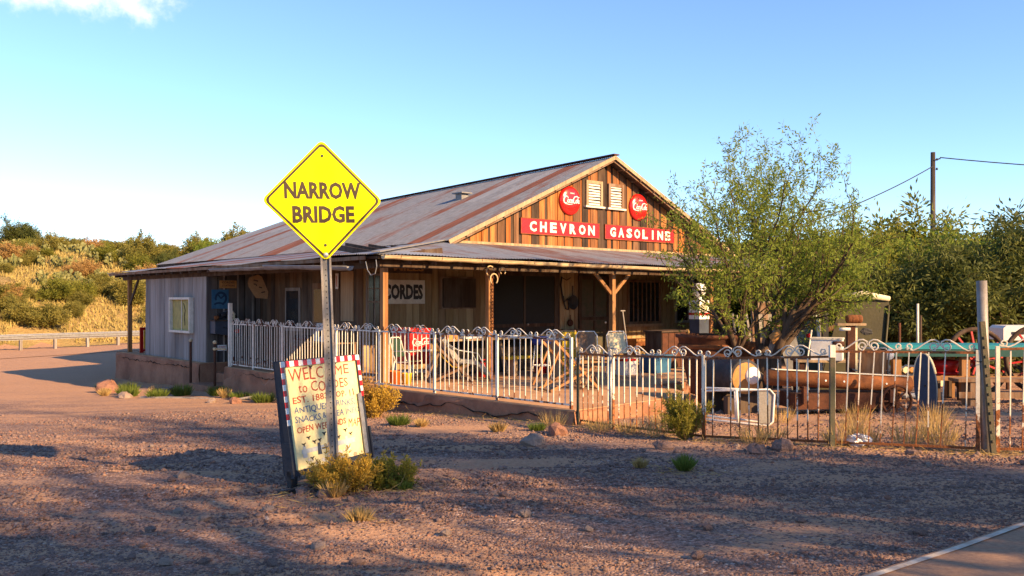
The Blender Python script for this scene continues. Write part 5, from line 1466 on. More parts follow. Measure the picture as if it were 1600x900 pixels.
# teal topped trestle table
t = ything('trestle_table', 'long teal painted table standing beyond the oval board', 'table', 6.55, 15.45, -2)
MB().mm((0, 0, 0.93), (5.2, 0.85, 1.0)).build('table_top', M['teal'], t)
MB().mm((0.02, 0.01, 0.80), (5.18, 0.05, 0.929)).build('apron', M['teal_dark'], t)
for x in (0.12, 1.3, 2.7, 4.2):
    MB().mm((x, 0.08, 0), (x + 0.14, 0.20, 0.80)).build('leg', M['post'], t)
    MB().mm((x, 0.65, 0), (x + 0.14, 0.77, 0.80)).build('leg', M['post'], t)
MB().mm((0.05, 0.06, 0.38), (5.0, 0.079, 0.46)).build('stretcher', M['post'], t)
t = ything('plank_bench', 'low brown plank bench beyond the tall grey post', 'bench', 7.3, 14.5, -2)
for k in range(2): MB().mm((0, k * 0.2, 0.40), (2.8, k * 0.2 + 0.18, 0.45)).build('plank', M['brown_wood'], t)
MB().mm((0, -0.02, 0.14), (2.8, 0.0, 0.24)).build('rail', M['brown_wood'], t)
for x in (0.2, 2.3): MB().mm((x, 0.02, 0), (x + 0.1, 0.34, 0.399)).build('leg', M['brown_wood'], t)
t = ything('red_tub', 'red metal tub under the teal table', 'tub', 7.72, 15.85)
MB().lathe([(0, 0.50), (0.2, 0.50), (0.26, 0.70), (0.24, 0.70), (0.19, 0.53), (0, 0.53)], 20).mm((-0.24, -0.2, 0.44), (0.24, 0.2, 0.499)).build('tub_body', M['red_plastic'], t, True)
for x in (-0.2, 0.16):
    for y in (-0.18, 0.14): MB().mm((x, y, -0.02), (x + 0.05, y + 0.05, 0.44)).build('leg', M['dark_wood'], t)
t = ything('white_disc', 'small white disc on a stick beside the brown chair', 'reflector', 6.18, 14.55)
MB().lathe([(0, -0.012), (0.085, -0.010), (0.09, 0.0), (0, 0.004)], 18, (0, 0, 0.87), 'Y').build('disc', M['white_clean'], t, True)
MB().tube([(0, 0.012, -0.05), (0, 0.012, 0.9)], 0.01, 5).build('stick', M['rust'], t)
# leaning panels by the tree
def leaner(name, label, cat, x, y, turn, w_, h, tilt_, mat_, th=0.03, roll=0.0, z0=0.0):
    t = ything(name, label, cat, x, y, turn)
    o = MB().mm((-w_ / 2, 0, 0), (w_ / 2, th, h)).build('panel', mat_, t, rot=(R(-tilt_), R(roll), 0), loc=(0, 0, z0))
    return t, o
t, o = leaner('leaning_plank_board', 'weathered brown plank door leaning behind the mesquite trunk', 'door', 5.45, 18.9, 4, 0.62, 1.62, 6, M['grey_wood'], z0=0.25)
MB().mm((-0.31, -0.02, 1.36), (0.31, -0.001, 1.60)).build('rail', M['brown_wood'], o)
MB().mm((-0.31, -0.02, 0.72), (0.31, -0.001, 0.84)).build('rail', M['brown_wood'], o)
for x in (-0.25, 0.0, 0.25): MB().mm((x - 0.05, -0.016, 0.85), (x + 0.05, -0.001, 1.35)).build('stile', M['brown_wood'], o)
MB().mm((-0.3, -0.05, -0.27), (0.3, 0.12, -0.01)).build('foot_block', M['dark_wood'], t, loc=(0, 0, 0.25))
t, o = leaner('grey_sheet', 'plain grey board leaning behind the screen door', 'board', 6.38, 19.2, 0, 0.62, 1.75, 3, M['grey_wood'], roll=2)
t, o = leaner('storm_screen', 'green glass storm door with white jamb leaning by the tree', 'screen door', 6.20, 18.5, 3, 0.48, 1.55, 5, M['glass_green'], th=0.015, roll=-2)
MB().mm((0.24, -0.03, 0), (0.30, 0.03, 1.56)).build('jamb', M['white_metal'], o)
MB().mm((-0.28, -0.02, 0), (-0.24, 0.02, 1.56)).mm((-0.2399, -0.02, 1.50), (0.2399, 0.02, 1.56)).build('frame', M['galv'], o)
t, o = leaner('grey_sheet', 'slanting grey sheet leaning low against the storm door', 'sheet', 5.75, 17.6, 0, 0.34, 1.25, 8, M['gutter_grey'], roll=-12, th=0.02)
t = ything('ladder', 'old grey ladder back frame leaning beside the mesquite', 'ladder', 4.82, 18.2, 8)
for s in (-1, 1): MB().beam((s * 0.16 + 0.10, 0, 0), (s * 0.15 - 0.10, 0.16, 1.62), 0.04, 0.03).build('stile', M['grey_wood'], t)
for k in range(5):
    z = 0.25 + k * 0.3; f = z / 1.62
    MB().beam((-0.16 + 0.10 - 0.2 * f, 0.16 * f, z), (0.16 + 0.10 - 0.2 * f, 0.16 * f, z), 0.025, 0.025).build('rung', M['grey_wood'], t)
for x in (-0.06, 0.06): MB().beam((x - 0.04, 0.1, 1.1), (x - 0.09, 0.158, 1.58), 0.018, 0.018).build('spindle', M['grey_wood'], t)
stake('thin_stake', 'thin peeling white stick leaning beside the white freezer box', 5.42, 16.6, 1.30, 0.016, 'fence_white', (0.22, 0.1))
t = ything('lantern_post', 'dark post with a round lantern behind the storm door', 'lantern post', 6.70, 19.0)
MB().mm((-0.06, -0.06, -0.1), (0.06, 0.06, 1.78)).build('shaft', M['black'], t)
MB().ball((0, 0, 1.92), 0.145, 14, 9).build('globe', M['mesh_grey'], t, True)
t = ything('work_table', 'rough dark red work table carrying the white freezer box', 'table', 5.28, 15.6, -6)
for k in range(3): MB().mm((-0.25, k * .22, 0.72), (1.05, k * .22 + .21, 0.76)).build('plank', M['trim'] if k == 0 else M['brown_wood'], t)
for x in (-0.2, 0.95):
    for y in (0.04, 0.56): MB().mm((x, y, -0.05), (x + 0.08, y + 0.08, 0.719)).build('leg', M['rust'], t)
MB().mm((-0.22, 0.0, 0.30), (1.03, 0.62, 0.34)).build('lower_shelf', M['rust'], t)
tz = zg(5.28, 15.6) + 0.76
t = thing('freezer_box', 'white insulated freezer box standing on the work table', 'freezer box', (5.28, 15.68, tz), R(-24))
MB().mm((0, 0, 0), (0.52, 0.44, 0.36)).build('body', M['white_clean'], t)
MB().mm((-0.012, -0.012, 0.361), (0.532, 0.452, 0.39)).build('lid', M['white_paint'], t)
MB().mm((0.34, -0.012, 0.26), (0.44, -0.001, 0.28)).build('latch', M['black'], t)
t = thing('red_ball', 'small red ball on the freezer box lid', 'ball', (5.33, 15.95, tz + 0.385), 0)
MB().ball((0, 0, 0.035), 0.04, 10, 7).build('ball', M['red_plastic'], t, True)
t = ything('vice_stand', 'bench vice with wooden roller mounted on a rusty post', 'vice', 5.72, 15.0, 0)
MB().mm((-0.06, -0.05, -0.1), (0.06, 0.05, 1.36)).build('post', M['rust'], t)
MB().mm((0.075, -0.03, -0.05), (0.11, 0.03, 1.36)).build('pale_strip', M['strap'], t)
MB().mm((-0.24, -0.08, 1.361), (0.24, 0.08, 1.40)).build('shelf', M['trim'], t)
for k in range(4): MB().lathe([(0, -0.045), (0.062, -0.045), (0.07, -0.02), (0.07, 0.02), (0.062, 0.045), (0, 0.045)], 16, (-0.02 + k * 0.055, 0, 1.47), 'X').build('roller', M['rust_orange'], t, True)
MB().tube([(-0.2, -0.04, 1.30), (-0.02, -0.04, 1.30)], 0.03, 8).build('jaw', M['white_metal'], t, True)
MB().tube([(-0.30, -0.02, 1.05), (-0.12, -0.02, 1.05)], 0.045, 8).build('screw', M['rust'], t, True)
# big olive metal sheet (old vehicle bonnet) leaning
t = ything('metal_hood', 'large olive sheet metal vehicle hood leaning upright in the yard', 'vehicle hood', 6.98, 17.7, -4)
pl = [(-0.85, 0.0), (0.35, 0.0), (0.62, 1.78), (0.60, 1.90), (-0.25, 1.98), (-0.34, 1.80)]
o = MB().prism(pl, 0, 0.05, 'xz').build('panel', M['olive'], t, rot=(R(-8), 0, 0))
MB().tube([(-0.30, -0.02, 1.90), (0.1, -0.05, 1.96), (0.62, -0.02, 1.88)], [0.06, 0.08, 0.05], 8).build('rolled_edge', M['strap'], o, True)
MB().ball((0.15, -0.005, 1.22), 0.09, 9, 6, (1.3, 0.15, 0.7), .25).ball((-0.05, -0.005, 1.05), 0.07, 9, 6, (1.3, 0.15, 0.7), .25).build('hole', M['black'], o)
MB().tube([(0.38, -0.03, 0.1), (0.60, -0.03, 1.75)], 0.025, 6).build('edge_bead', M['olive'], o, True)
t = ything('frame_rail', 'dark tubular frame leaning beside the olive hood', 'frame', 6.75, 19.3, 10)
MB().tube([(0, 0, 0), (0.42, 0.05, 1.25), (0.55, 0.05, 1.6)], 0.03, 6).tube([(-0.4, 0.05, 1.05), (0.5, 0.05, 1.35)], 0.06, 6).build('rails', M['rust'], t, True)
# old wagon wheels and white appliance at the right of the yard
def wagon_wheel(label, x, y, r, turn, lean_):
    t = ything('cartwheel', label, 'wagon wheel', x, y, turn, 'wagon wheels in the yard')
    piv = bpy.data.objects.new('wheel_body', MB().tube([(r * math.cos(R(a)), 0, r + r * math.sin(R(a))) for a in range(0, 361, 12)], 0.045, 6).mesh('felloe', True))
    piv.data.materials.append(M['dark_wood']); COL.objects.link(piv); piv.parent = t; piv.rotation_euler = (R(lean_), 0, 0); piv.name = 'felloe'
    MB().lathe([(0, -0.12), (0.07, -0.12), (0.10, 0), (0.07, 0.12), (0, 0.12)], 14, (0, 0, r), 'Y').build('hub', M['panel_red'], piv, True)
    for k in range(12):
        a = R(k * 30 + 8); MB().beam((0.08 * math.cos(a), 0, r + 0.08 * math.sin(a)), ((r - .03) * math.cos(a), 0, r + (r - .03) * math.sin(a)), 0.035, 0.035).build('spoke', M['panel_red'], piv)
wagon_wheel('dark rimmed wagon wheel with red spokes beyond the teal table', 8.95, 17.0, 0.62, 6, -6)
wagon_wheel('second wagon wheel leaning at the edge of the yard', 10.1, 16.9, 0.64, -4, -6)
t = ything('white_appliance', 'white box appliance lying high behind the wagon wheels', 'appliance', 9.75, 17.6, -4)
MB().prism([(0, 0.98), (1.3, 0.98), (1.28, 1.22), (1.2, 1.27), (0.06, 1.27), (0.0, 1.22)], 0, 0.6, 'xz').build('case', M['white_clean'], t)
MB().mm((0.16, -0.012, 1.10), (0.40, -0.001, 1.15)).build('handle_slot', M['black'], t)
for x in (0.1, 1.1):
    for y in (0.05, 0.5): MB().mm((x, y, -0.1), (x + 0.07, y + 0.07, 0.979)).build('leg', M['rust'], t)
t = ything('woodpile', 'pile of pale split logs under the trees behind the yard', 'woodpile', 8.3, 18.6, 10)
for k in range(22):
    row = k // 8; x = (k % 8) * 0.16 + row * 0.08 - 0.5
    MB().tube([(x, -0.2 + random.uniform(-.05, .05), 0.09 + row * 0.14), (x + random.uniform(-.03, .03), 0.3, 0.09 + row * 0.14)], random.uniform(.055, .08), 7).build('log', M['strap'] if k % 3 else M['cut_wood'], t)
for i, (x, y, h, lab) in enumerate(((7.95, 18.2, 1.35, 'thin rusty stake under the trees behind the olive hood'), (9.1, 19.9, 1.75, 'peeling white stake under the dark trees'), (8.75, 19.0, 1.5, 'dark brown stake near the woodpile'))):
    stake('yard_stake', lab, x, y, h, 0.028, ('rust', 'white_paint', 'dark_wood')[i])
# old petrol pump in the porch shade
t = thing('petrol_pump', 'old white and red petrol pump half hidden by mesquite leaves', 'petrol pump', B(8.9, -0.55, PF), BR)
MB().mm((-0.22, -0.18, 0), (0.22, 0.18, 0.16)).build('base', M['dark_wood'], t)
MB().mm((-0.19, -0.15, 0.161), (0.19, 0.15, 1.15)).build('body', M['box_blue'], t)
MB().mm((-0.20, -0.16, 1.151), (0.20, 0.16, 1.62)).build('head', M['white_clean'], t)
MB().mm((-0.205, -0.165, 1.25), (0.205, 0.165, 1.31)).build('band', M['red_plastic'], t)
MB().lathe([(0, -0.175), (0.12, -0.172), (0.13, -0.161)], 18, (0, 0, 1.46), 'Y').build('dial', M['strap'], t)
MB().lathe([(0.08, 1.62), (0.06, 1.70), (0.15, 1.78), (0.18, 1.90), (0.13, 2.02), (0, 2.05)], 18).build('globe', M['white_clean'], t, True)
MB().tube([(0.2, 0, 1.0), (0.34, -0.05, 0.7), (0.30, -0.08, 0.35), (0.22, -0.1, 0.9)], 0.018, 6).build('hose', M['black'], t, True)
t = bthing('dark_cabinet', 'dark plank cabinet standing at the porch behind the cauldron', 'cabinet', 7.2, -0.75)
MB().mm((0, 0, 0), (0.9, 0.5, 0.86)).build('carcass', M['dark_wood'], t)
MB().mm((-0.04, -0.04, 0.861), (0.94, 0.54, 0.90)).build('cabinet_top', M['dark_wood'], t)
for k in range(4): MB().mm((0.01 + k * .225, -0.02, 0.03), (0.01 + k * .225 + .21, -0.001, 0.84)).build('plank', M['rust'], t)

# ------------------------------------------------------------------ utility pole and wires
ux, uy = 22.3, 47.0
t = thing('utility_pole', 'tall dark wooden utility pole rising above the trees', 'utility pole', (ux, uy, zg(ux, uy)))
PT = 1.7 + (468 - 238) / 1386 * uy
hh = PT - zg(ux, uy)
MB().tube([(0, 0, -0.5), (0, 0, hh)], [0.16, 0.115], 10).build('shaft', M['creosote'], t, True)
MB().tube([(0.0, -0.1, hh - 0.45), (0.32, -0.16, hh - 0.35)], 0.04, 6).build('bracket', M['black'], t)
for z in (hh - 0.45, hh - 0.95): MB().lathe([(0, 0), (0.05, 0), (0.06, 0.06), (0.03, 0.12), (0, 0.12)], 10, (0.16, -0.1, z)).build('insulator', M['black'], t, True)
MB().mm((-0.09, -0.19, 1.1), (0.09, -0.15, 1.4)).build('tag_plate', M['yellow'], t)
def wire(name, label, p, q, sag, r=0.02):
    p, q = Vector(p), Vector(q); pts = []
    for i in range(25):
        s = i / 24; v = p.lerp(q, s); v.z -= sag * 4 * s * (1 - s); pts.append(v)
    o = MB().tube([v - p for v in pts], r, 5).build(name, M['black'], loc=p)
    tag(o, label, 'cable')
wire('service_cable', 'dark cable slanting from the pole down to the store roof', (ux - 0.05, uy - 0.15, PT - 0.75), B(15.3, 3.4, 3.35), 0.35, 0.028)
wire('overhead_cable', 'dark cable running from the pole out of the picture', (ux + 0.3, uy - 0.15, PT - 0.3), (ux + 30, uy - 6, PT - 0.95), 0.9, 0.03)

# ------------------------------------------------------------------ guard rail on the far road
G0, G1 = Vector((-40.0, 31.5)), Vector((-17.6, 62.0))
gl = (G1 - G0).length; gd = (G1 - G0) / gl
t = thing('guard_rail', 'long galvanised guard rail along the road below the hillside', 'guard rail', (G0.x, G0.y, -0.95), math.atan2(gd.y, gd.x))
prof = [(0.0, 0.40), (0.0, 0.43), (-0.08, 0.49), (-0.08, 0.52), (0.0, 0.56), (0.0, 0.58), (-0.08, 0.62), (-0.08, 0.66), (0.0, 0.71), (0.0, 0.74)]
nseg = 10
for k in range(nseg):
    x0, x1 = gl * k / nseg, gl * (k + 1) / nseg + 0.15
    mb = MB(); n = len(prof)
    mb.add([(x0, y - .004 * (k % 2), z) for y, z in prof] + [(x1, y - .004 * (k % 2), z) for y, z in prof], [(i, i + 1, n + i + 1, n + i) for i in range(n - 1)])
    mb.build('rail', M['galv'], t)
for k in range(20):
    x = gl * (k + 0.5) / 20
    p = G0 + gd * x
    MB().mm((-0.07, 0.01, zg(p.x, p.y) + 0.95 - 0.3), (0.07, 0.16, 0.72)).build('post', M['grey_wood'], t, loc=(x, 0, 0))
# dusty far road under the rail
mb = MB(); rows = []
gn = Vector((gd.y, -gd.x))
for i in range(61):
    p = G0 - gd * 20 + gd * (gl + 40) * i / 60
    rows.append([(q.x, q.y, zg(q.x, q.y) + 0.02) for q in (p + gn * 1.0, p + gn * 3.0, p + gn * 5.0, p + gn * 7.5)])
for i in range(60):
    for k in range(3): mb.quad(rows[i][k], rows[i][k + 1], rows[i + 1][k + 1], rows[i + 1][k])
kind(mb.build('far_road', M['ground']), 'structure')

# ------------------------------------------------------------------ plants
def leaf_arrays(C, D, Lr, Wr, r_):
    """diamond leaves at C pointing along D"""
    n = len(C)
    D = D / np.maximum(np.linalg.norm(D, axis=1, keepdims=True), 1e-6)
    rnd = r_.normal(size=(n, 3)); S = np.cross(D, rnd); S /= np.maximum(np.linalg.norm(S, axis=1, keepdims=True), 1e-6)
    L = r_.uniform(Lr[0], Lr[1], (n, 1)); Wd = r_.uniform(Wr[0], Wr[1], (n, 1)) * 0.5
    v = np.stack([C, C + D * L * 0.5 + S * Wd, C + D * L, C + D * L * 0.5 - S * Wd], 1).reshape(-1, 3)
    return v, np.arange(4 * n, dtype=np.int32)
def grow(p, d, L, r, lev, spec, out, rnd):
    """recursive branches; out['wood'] polylines, out['tips'] leaf bearing twigs"""
    s = spec[lev]
    n = s.get('seg', 5); pts = [p.copy()]; dirs = []
    dd = d.normalized()
    for i in range(n):
        dd = (dd + Vector((rnd.gauss(0, 1), rnd.gauss(0, 1), rnd.gauss(0, 1))) * s['bend'] + Vector((0, 0, s.get('up', 0)))).normalized()
        p = p + dd * (L / n); pts.append(p.copy()); dirs.append(dd.copy())
    rs = [lerp(r, r * s.get('taper', 0.5), i / n) for i in range(n + 1)]
    out['wood'].append((pts, rs, s.get('sides', 5)))
    if s.get('leaf'): out['tips'].append((pts, s['leaf']))
    if lev + 1 < len(spec):
        c = spec[lev + 1]
        for k in range(s['kids']):
            t = lerp(s.get('k0', 0.4), 1.0, (k + rnd.random()) / s['kids']); f = t * n; i = min(n - 1, int(f))
            q = pts[i].lerp(pts[i + 1], f - i); ax = dirs[i]
            u = ax.orthogonal().normalized(); u.rotate(Matrix.Rotation(rnd.uniform(0, 2 * PI), 3, ax))
            sp = R(rnd.uniform(*c['spread']))
            nd = ax * math.cos(sp) + u * math.sin(sp)
            grow(q, nd, rnd.uniform(*c['len']), rs[i] * c.get('rad', 0.6), lev + 1, spec, out, rnd)
def plant_meshes(seed, starts, spec, leaf_m, wood_m, leaf_l, leaf_w, droop=0.2, spread=0.04):
    rnd = random.Random(seed); r_ = np.random.default_rng(seed)
    out = {'wood': [], 'tips': []}
    for (p, d, L, r) in starts: grow(Vector(p), Vector(d), L, r, 0, spec, out, rnd)
    mb = MB()
    for pts, rs, sides in out['wood']: mb.tube(pts, rs, sides, cap=False)
    wood = mb.mesh('branches', True); wood.materials.append(wood_m)
    C, D = [], []
    for pts, cnt in out['tips']:
        P = np.array([tuple(q) for q in pts])
        n = max(1, int(cnt * rnd.uniform(.6, 1.4)))
        f = r_.uniform(0.1, len(P) - 1.001, n); i = f.astype(int); fr_ = (f - i)[:, None]
        q = P[i] * (1 - fr_) + P[i + 1] * fr_
        ax = P[i + 1] - P[i]; ax /= np.maximum(np.linalg.norm(ax, axis=1, keepdims=True), 1e-6)
        off = r_.normal(size=(n, 3))
        C.append(q + off * spread * r_.uniform(0, 1, (n, 1))); D.append(ax * 0.5 + off * 0.8 + np.array([0, 0, -droop]))
    C = np.concatenate(C); D = np.concatenate(D)
    v, f = leaf_arrays(C, D, leaf_l, leaf_w, r_)
    leaves = npmesh('crown', v, f, 4, leaf_m)
    return wood, leaves
def plant(name, label, cat, wood, leaves, loc, rz=0.0, k=1.0, group=None, parts=('trunk', 'crown'), sz=1.0):
    t = thing(name, label, cat, loc, rz, group)
    t.scale = (k, k, k * sz)
    link(parts[0], wood, None, t); link(parts[1], leaves, None, t)
    return t

# the mesquite in the yard
mx, my = 4.50, 16.0
spec = [dict(bend=.10, seg=5, kids=6, k0=.45, taper=.62, sides=9),
        dict(spread=(20, 55), len=(1.2, 2.1), bend=.12, up=.07, seg=6, kids=8, k0=.2, taper=.35, rad=.6, sides=6),
        dict(spread=(22, 55), len=(0.7, 1.35), bend=.13, up=.06, seg=5, kids=7, k0=.12, taper=.3, rad=.5, sides=4, leaf=16),
        dict(spread=(20, 60), len=(0.22, 0.55), bend=.15, up=.0, seg=4, kids=0, taper=.4, rad=.5, sides=3, leaf=22)]
mw, ml = plant_meshes(15, [((-0.28, 0.05, -0.1), (-0.34, -0.05, 1), 1.7, 0.07), ((0.0, 0, -0.15), (0.05, -0.08, 1), 1.7, 0.10), ((0.05, 0.05, 0.6), (0.42, 0.1, 0.95), 1.4, 0.05), ((0.02, 0.05, 0.6), (-0.02, 0.25, 1), 1.7, 0.055)], spec, M['leaf_mesquite'], M['bark'], (0.05, 0.10), (0.015, 0.028), 0.28, 0.028)
mes = plant('mesquite_tree', 'airy green mesquite tree with gnarled trunk behind the rusty fence', 'tree', mw, ml, (mx, my, zg(mx, my)), R(20), 0.98, sz=1.18)
MB().ball((0.02, -0.02, 0.55), 0.17, 12, 9, (1.0, 0.9, 2.0), 0.16).ball((-0.16, -0.05, 0.22), 0.15, 10, 8, (1, 1, 1.5), 0.16).build('burl', M['bark'], mes, True)
MB().tube([(0.12, -0.12, 0.98), (0.26, -0.22, 1.10)], [0.085, 0.075], 9).build('cut_limb', M['cut_wood'], mes)
MB().tube([(-0.05, -0.12, 0.4), (-0.5, -0.3, 0.62), (-0.72, -0.32, 0.45), (-0.7, -0.3, -0.05)], [0.05, 0.04, 0.05, 0.05], 7).build('dead_limb', M['grey_wood'], mes, True)

# background trees: three habits, each copied
specb = [dict(bend=.10, seg=4, kids=6, k0=.35, taper=.55, sides=7),
         dict(spread=(25, 65), len=(1.1, 2.0), bend=.14, up=.05, seg=5, kids=6, k0=.2, taper=.35, rad=.6, sides=4, leaf=60),
         dict(spread=(25, 70), len=(0.6, 1.2), bend=.15, up=.03, seg=4, kids=5, k0=.1, taper=.3, rad=.5, sides=3, leaf=110),
         dict(spread=(25, 70), len=(0.3, 0.6), bend=.15, up=-.02, seg=3, kids=0, taper=.4, rad=.5, sides=3, leaf=44)]
TW = []
for sd, lm in ((21, 'leaf_dark'), (22, 'leaf_dark'), (23, 'leaf_yellow'), (24, 'leaf_mesquite')):
    TW.append(plant_meshes(sd, [((-0.1, 0, -0.2), (-0.25, 0.05, 1), 1.3, 0.10), ((0.12, 0.05, -0.2), (0.3, 0.1, 1), 1.2, 0.09)], specb, M[lm], M['bark'], (0.09, 0.17), (0.028, 0.055), 0.25, 0.14))
# juniper-like dense dark crown
specj = [dict(bend=.06, seg=4, kids=9, k0=.12, taper=.5, sides=6),
         dict(spread=(30, 75), len=(0.7, 1.3), bend=.12, up=.10, seg=4, kids=7, k0=.15, taper=.35, rad=.55, sides=4, leaf=70),
         dict(spread=(25, 60), len=(0.35, 0.7), bend=.12, up=.08, seg=3, kids=0, k0=.1, taper=.3, rad=.5, sides=3, leaf=130)]
JW = plant_meshes(31, [((0, 0, -0.2), (0, 0, 1), 1.4, 0.12), ((0.1, 0, -0.2), (0.5, 0.2, 1), 1.2, 0.08), ((-0.1, 0, -0.2), (-0.5, -0.1, 1), 1.2, 0.08)], specj, M['leaf_hill'], M['bark'], (0.08, 0.15), (0.03, 0.06), 0.0, 0.10)
far_trees = [  # x, y, habit, scale, turn
    (8.9, 22.0, 0, 1.00, 10), (10.4, 21.6, 1, 0.95, 60), (11.9, 22.2, 0, 1.02, 140), (13.3, 22.6, 1, 1.05, 200), (12.0, 25.2, 3, 1.12, 80), (14.2, 25.0, 0, 1.1, 15),
    (10.0, 25.8, 2, 1.25, 120), (8.2, 24.6, 3, 0.98, 250), (15.8, 26.4, 1, 1.15, 300), (17.6, 28.5, 3, 1.2, 33), (12.9, 30.0, 2, 1.38, 77), (9.3, 29.5, 2, 1.15, 180),
    (16.0, 33.0, 0, 1.3, 210), (19.8, 33.0, 1, 1.3, 100), (7.2, 31.0, 3, 1.1, 20), (22.5, 37.0, 3, 1.4, 10), (15.2, 21.5, 0, 0.95, 320), (26, 41, 0, 1.5, 70), (29, 46, 3, 1.6, 200), (13.5, 40, 2, 1.5, 20), (18, 43, 3, 1.5, 90)]
TL = {0: 'dark green mesquite of the shady thicket behind the yard', 1: 'dusky spreading mesquite in the thicket behind the yard', 2: 'sunlit yellow green tree rising behind the thicket', 3: 'fresh green feathery mesquite among the trees behind the yard'}
TP = ['dark mesquite just behind the olive hood', 'dusky mesquite behind the woodpile', 'dark mesquite behind the cartwheels', 'dusky mesquite beside the tall grey steel post', 'fresh green mesquite in the second row behind the cartwheels', 'dark mesquite in the second row right of the steel post',
      'tall yellow green tree rising behind the olive hood', 'green mesquite showing between the mesquite in the yard and the hood', 'dusky mesquite in the second row at the edge of the picture', 'green mesquite at the edge of the picture behind the white appliance', 'tallest yellow green tree below the utility pole', 'yellow green tree behind the crown of the yard mesquite',
      'dark tree in the third row before the utility pole', 'dusky tree in the third row right of the utility pole', 'green tree at the end of the store porch', 'feathery tree by the foot of the utility pole', 'dark mesquite at the picture edge behind the white appliance', 'dark tree beyond the utility pole at the picture edge', 'feathery tree farthest out at the picture edge', 'pale yellow green tree between the store and the utility pole', 'feathery tree just before the far hill']
for i, (x, y, h, k, rz_) in enumerate(far_trees):
    plant('yard_tree', TP[i], 'tree', TW[h][0], TW[h][1], (x, y, zg(x, y)), R(rz_), k * (1.18 if x > 10.5 else 1.05), 'trees behind the yard')
# unseen off-camera trees, added, stretched and thinned to dapple the lot with shade
specr = [dict(q) for q in specb]
for q in specr:
    if 'leaf' in q: q['leaf'] = int(q['leaf'] * 0.34)
RT = [plant_meshes(sd, [((-0.1, 0, -0.2), (-0.25, 0.05, 1), 1.3, 0.10), ((0.12, 0.05, -0.2), (0.3, 0.1, 1), 1.2, 0.09)], specr, M['leaf_mesquite'], M['bark'], (0.09, 0.17), (0.028, 0.055), 0.25, 0.14) for sd in (26, 27)]
RL = ['unseen airy shade tree nearest the lot', 'tall unseen shade tree behind the nearest one', 'unseen airy shade tree opposite the store yard', 'tallest unseen shade tree across the road', 'smaller unseen shade tree facing the yard of old things']
for i, (x, y, h, k, sz_) in enumerate(((6.9, -3.4, 0, 1.5, 2.3), (11.5, -7.2, 0, 1.6, 2.5), (12.3, 0.9, 1, 1.35, 2.5), (15.4, -1.3, 0, 1.3, 3.2), (17.6, 5.3, 1, 1.2, 2.2))):
    plant('unseen_shade_tree', RL[i], 'tree', RT[h][0], RT[h][1], (x, y, zg(x, y)), R(50 * i), k, 'unseen shade trees', sz=sz_)

# shrubs: shared meshes
specs_ = [dict(bend=.16, seg=4, kids=6, k0=.25, taper=.5, sides=4, leaf=12),
          dict(spread=(18, 50), len=(0.25, 0.5), bend=.18, up=.05, seg=3, kids=4, k0=.15, taper=.4, rad=.6, sides=3, leaf=34),
          dict(spread=(18, 50), len=(0.12, 0.25), bend=.15, up=.03, seg=3, kids=0, taper=.4, rad=.6, sides=3, leaf=30)]
def bush_starts(n, rnd, fl=0.8, L=(0.35, 0.7)):
    o = []
    for k in range(n):
        a = rnd.uniform(0, 2 * PI); e = rnd.uniform(0.1, fl)
        o.append(((0.05 * math.cos(a), 0.05 * math.sin(a), -0.05), (e * math.cos(a), e * math.sin(a), 1), rnd.uniform(*L), 0.014))
    return o
SH = []
for sd, lm in ((41, 'leaf_hill'), (42, 'leaf_hill'), (43, 'leaf_yellow'), (44, 'leaf_dry')):
    SH.append(plant_meshes(sd, bush_starts(13, random.Random(sd)), specs_, M[lm], M['stem'], (0.05, 0.10), (0.018, 0.034), 0.05, 0.06))
def cactus_mesh(seed):
    rnd = random.Random(seed); out = []
    def pad(mb, p, d, r, lev):
        d = d.normalized(); u = d.orthogonal().normalized(); u.rotate(Matrix.Rotation(rnd.uniform(0, 2 * PI), 3, d)); w_ = d.cross(u)
        c = p + d * r
        vs_, fs_ = [], []
        n = 10
        for sgn in (-1, 1):
            vs_.append(c + w_ * sgn * r * .16)
        for j in range(n):
            a = 2 * PI * j / n
            vs_.append(c + d * math.cos(a) * r * 1.1 + u * math.sin(a) * r * .85)
        for j in range(n):
            fs_.append((0, 2 + j, 2 + (j + 1) % n)); fs_.append((1, 2 + (j + 1) % n, 2 + j))
        mb.add(vs_, fs_)
        if lev < 3:
            for k in range(rnd.choice((1, 2, 3))):
                a = rnd.uniform(-.9, .9)
                q = c + d * math.cos(a) * r + u * math.sin(a) * r * .8
                pad(mb, q, (d * math.cos(a) + u * math.sin(a) + Vector((0, 0, .4)) + Vector((rnd.gauss(0, .3), rnd.gauss(0, .3), 0))), r * rnd.uniform(.75, 1.0), lev + 1)
    for k in range(7):
        a = rnd.uniform(0, 2 * PI)
        mb = MB()
        pad(mb, Vector((.35 * math.cos(a), .35 * math.sin(a), -.05)), Vector((math.cos(a) * .8, math.sin(a) * .8, 1)), rnd.uniform(.14, .2), 0)
        me = mb.mesh('pad_cluster'); me.materials.append(M['cactus']); out.append(me)
    return out
CM = [cactus_mesh(5), cactus_mesh(6)]
hr = random.Random(99)
def hill_spot(px_lo, px_hi, n_lo, n_hi):
    for _ in range(400):
        d = hr.uniform(46, 100); px = hr.uniform(px_lo, px_hi); x = (px - 800) / 1386 * d
        n = hill_n(x, d)
        if n_lo < n < n_hi: return x, d
    return x, d
SL = ['olive green creosote shrub', 'dull green rounded shrub', 'yellow green sunlit shrub', 'rusty dry brush clump']
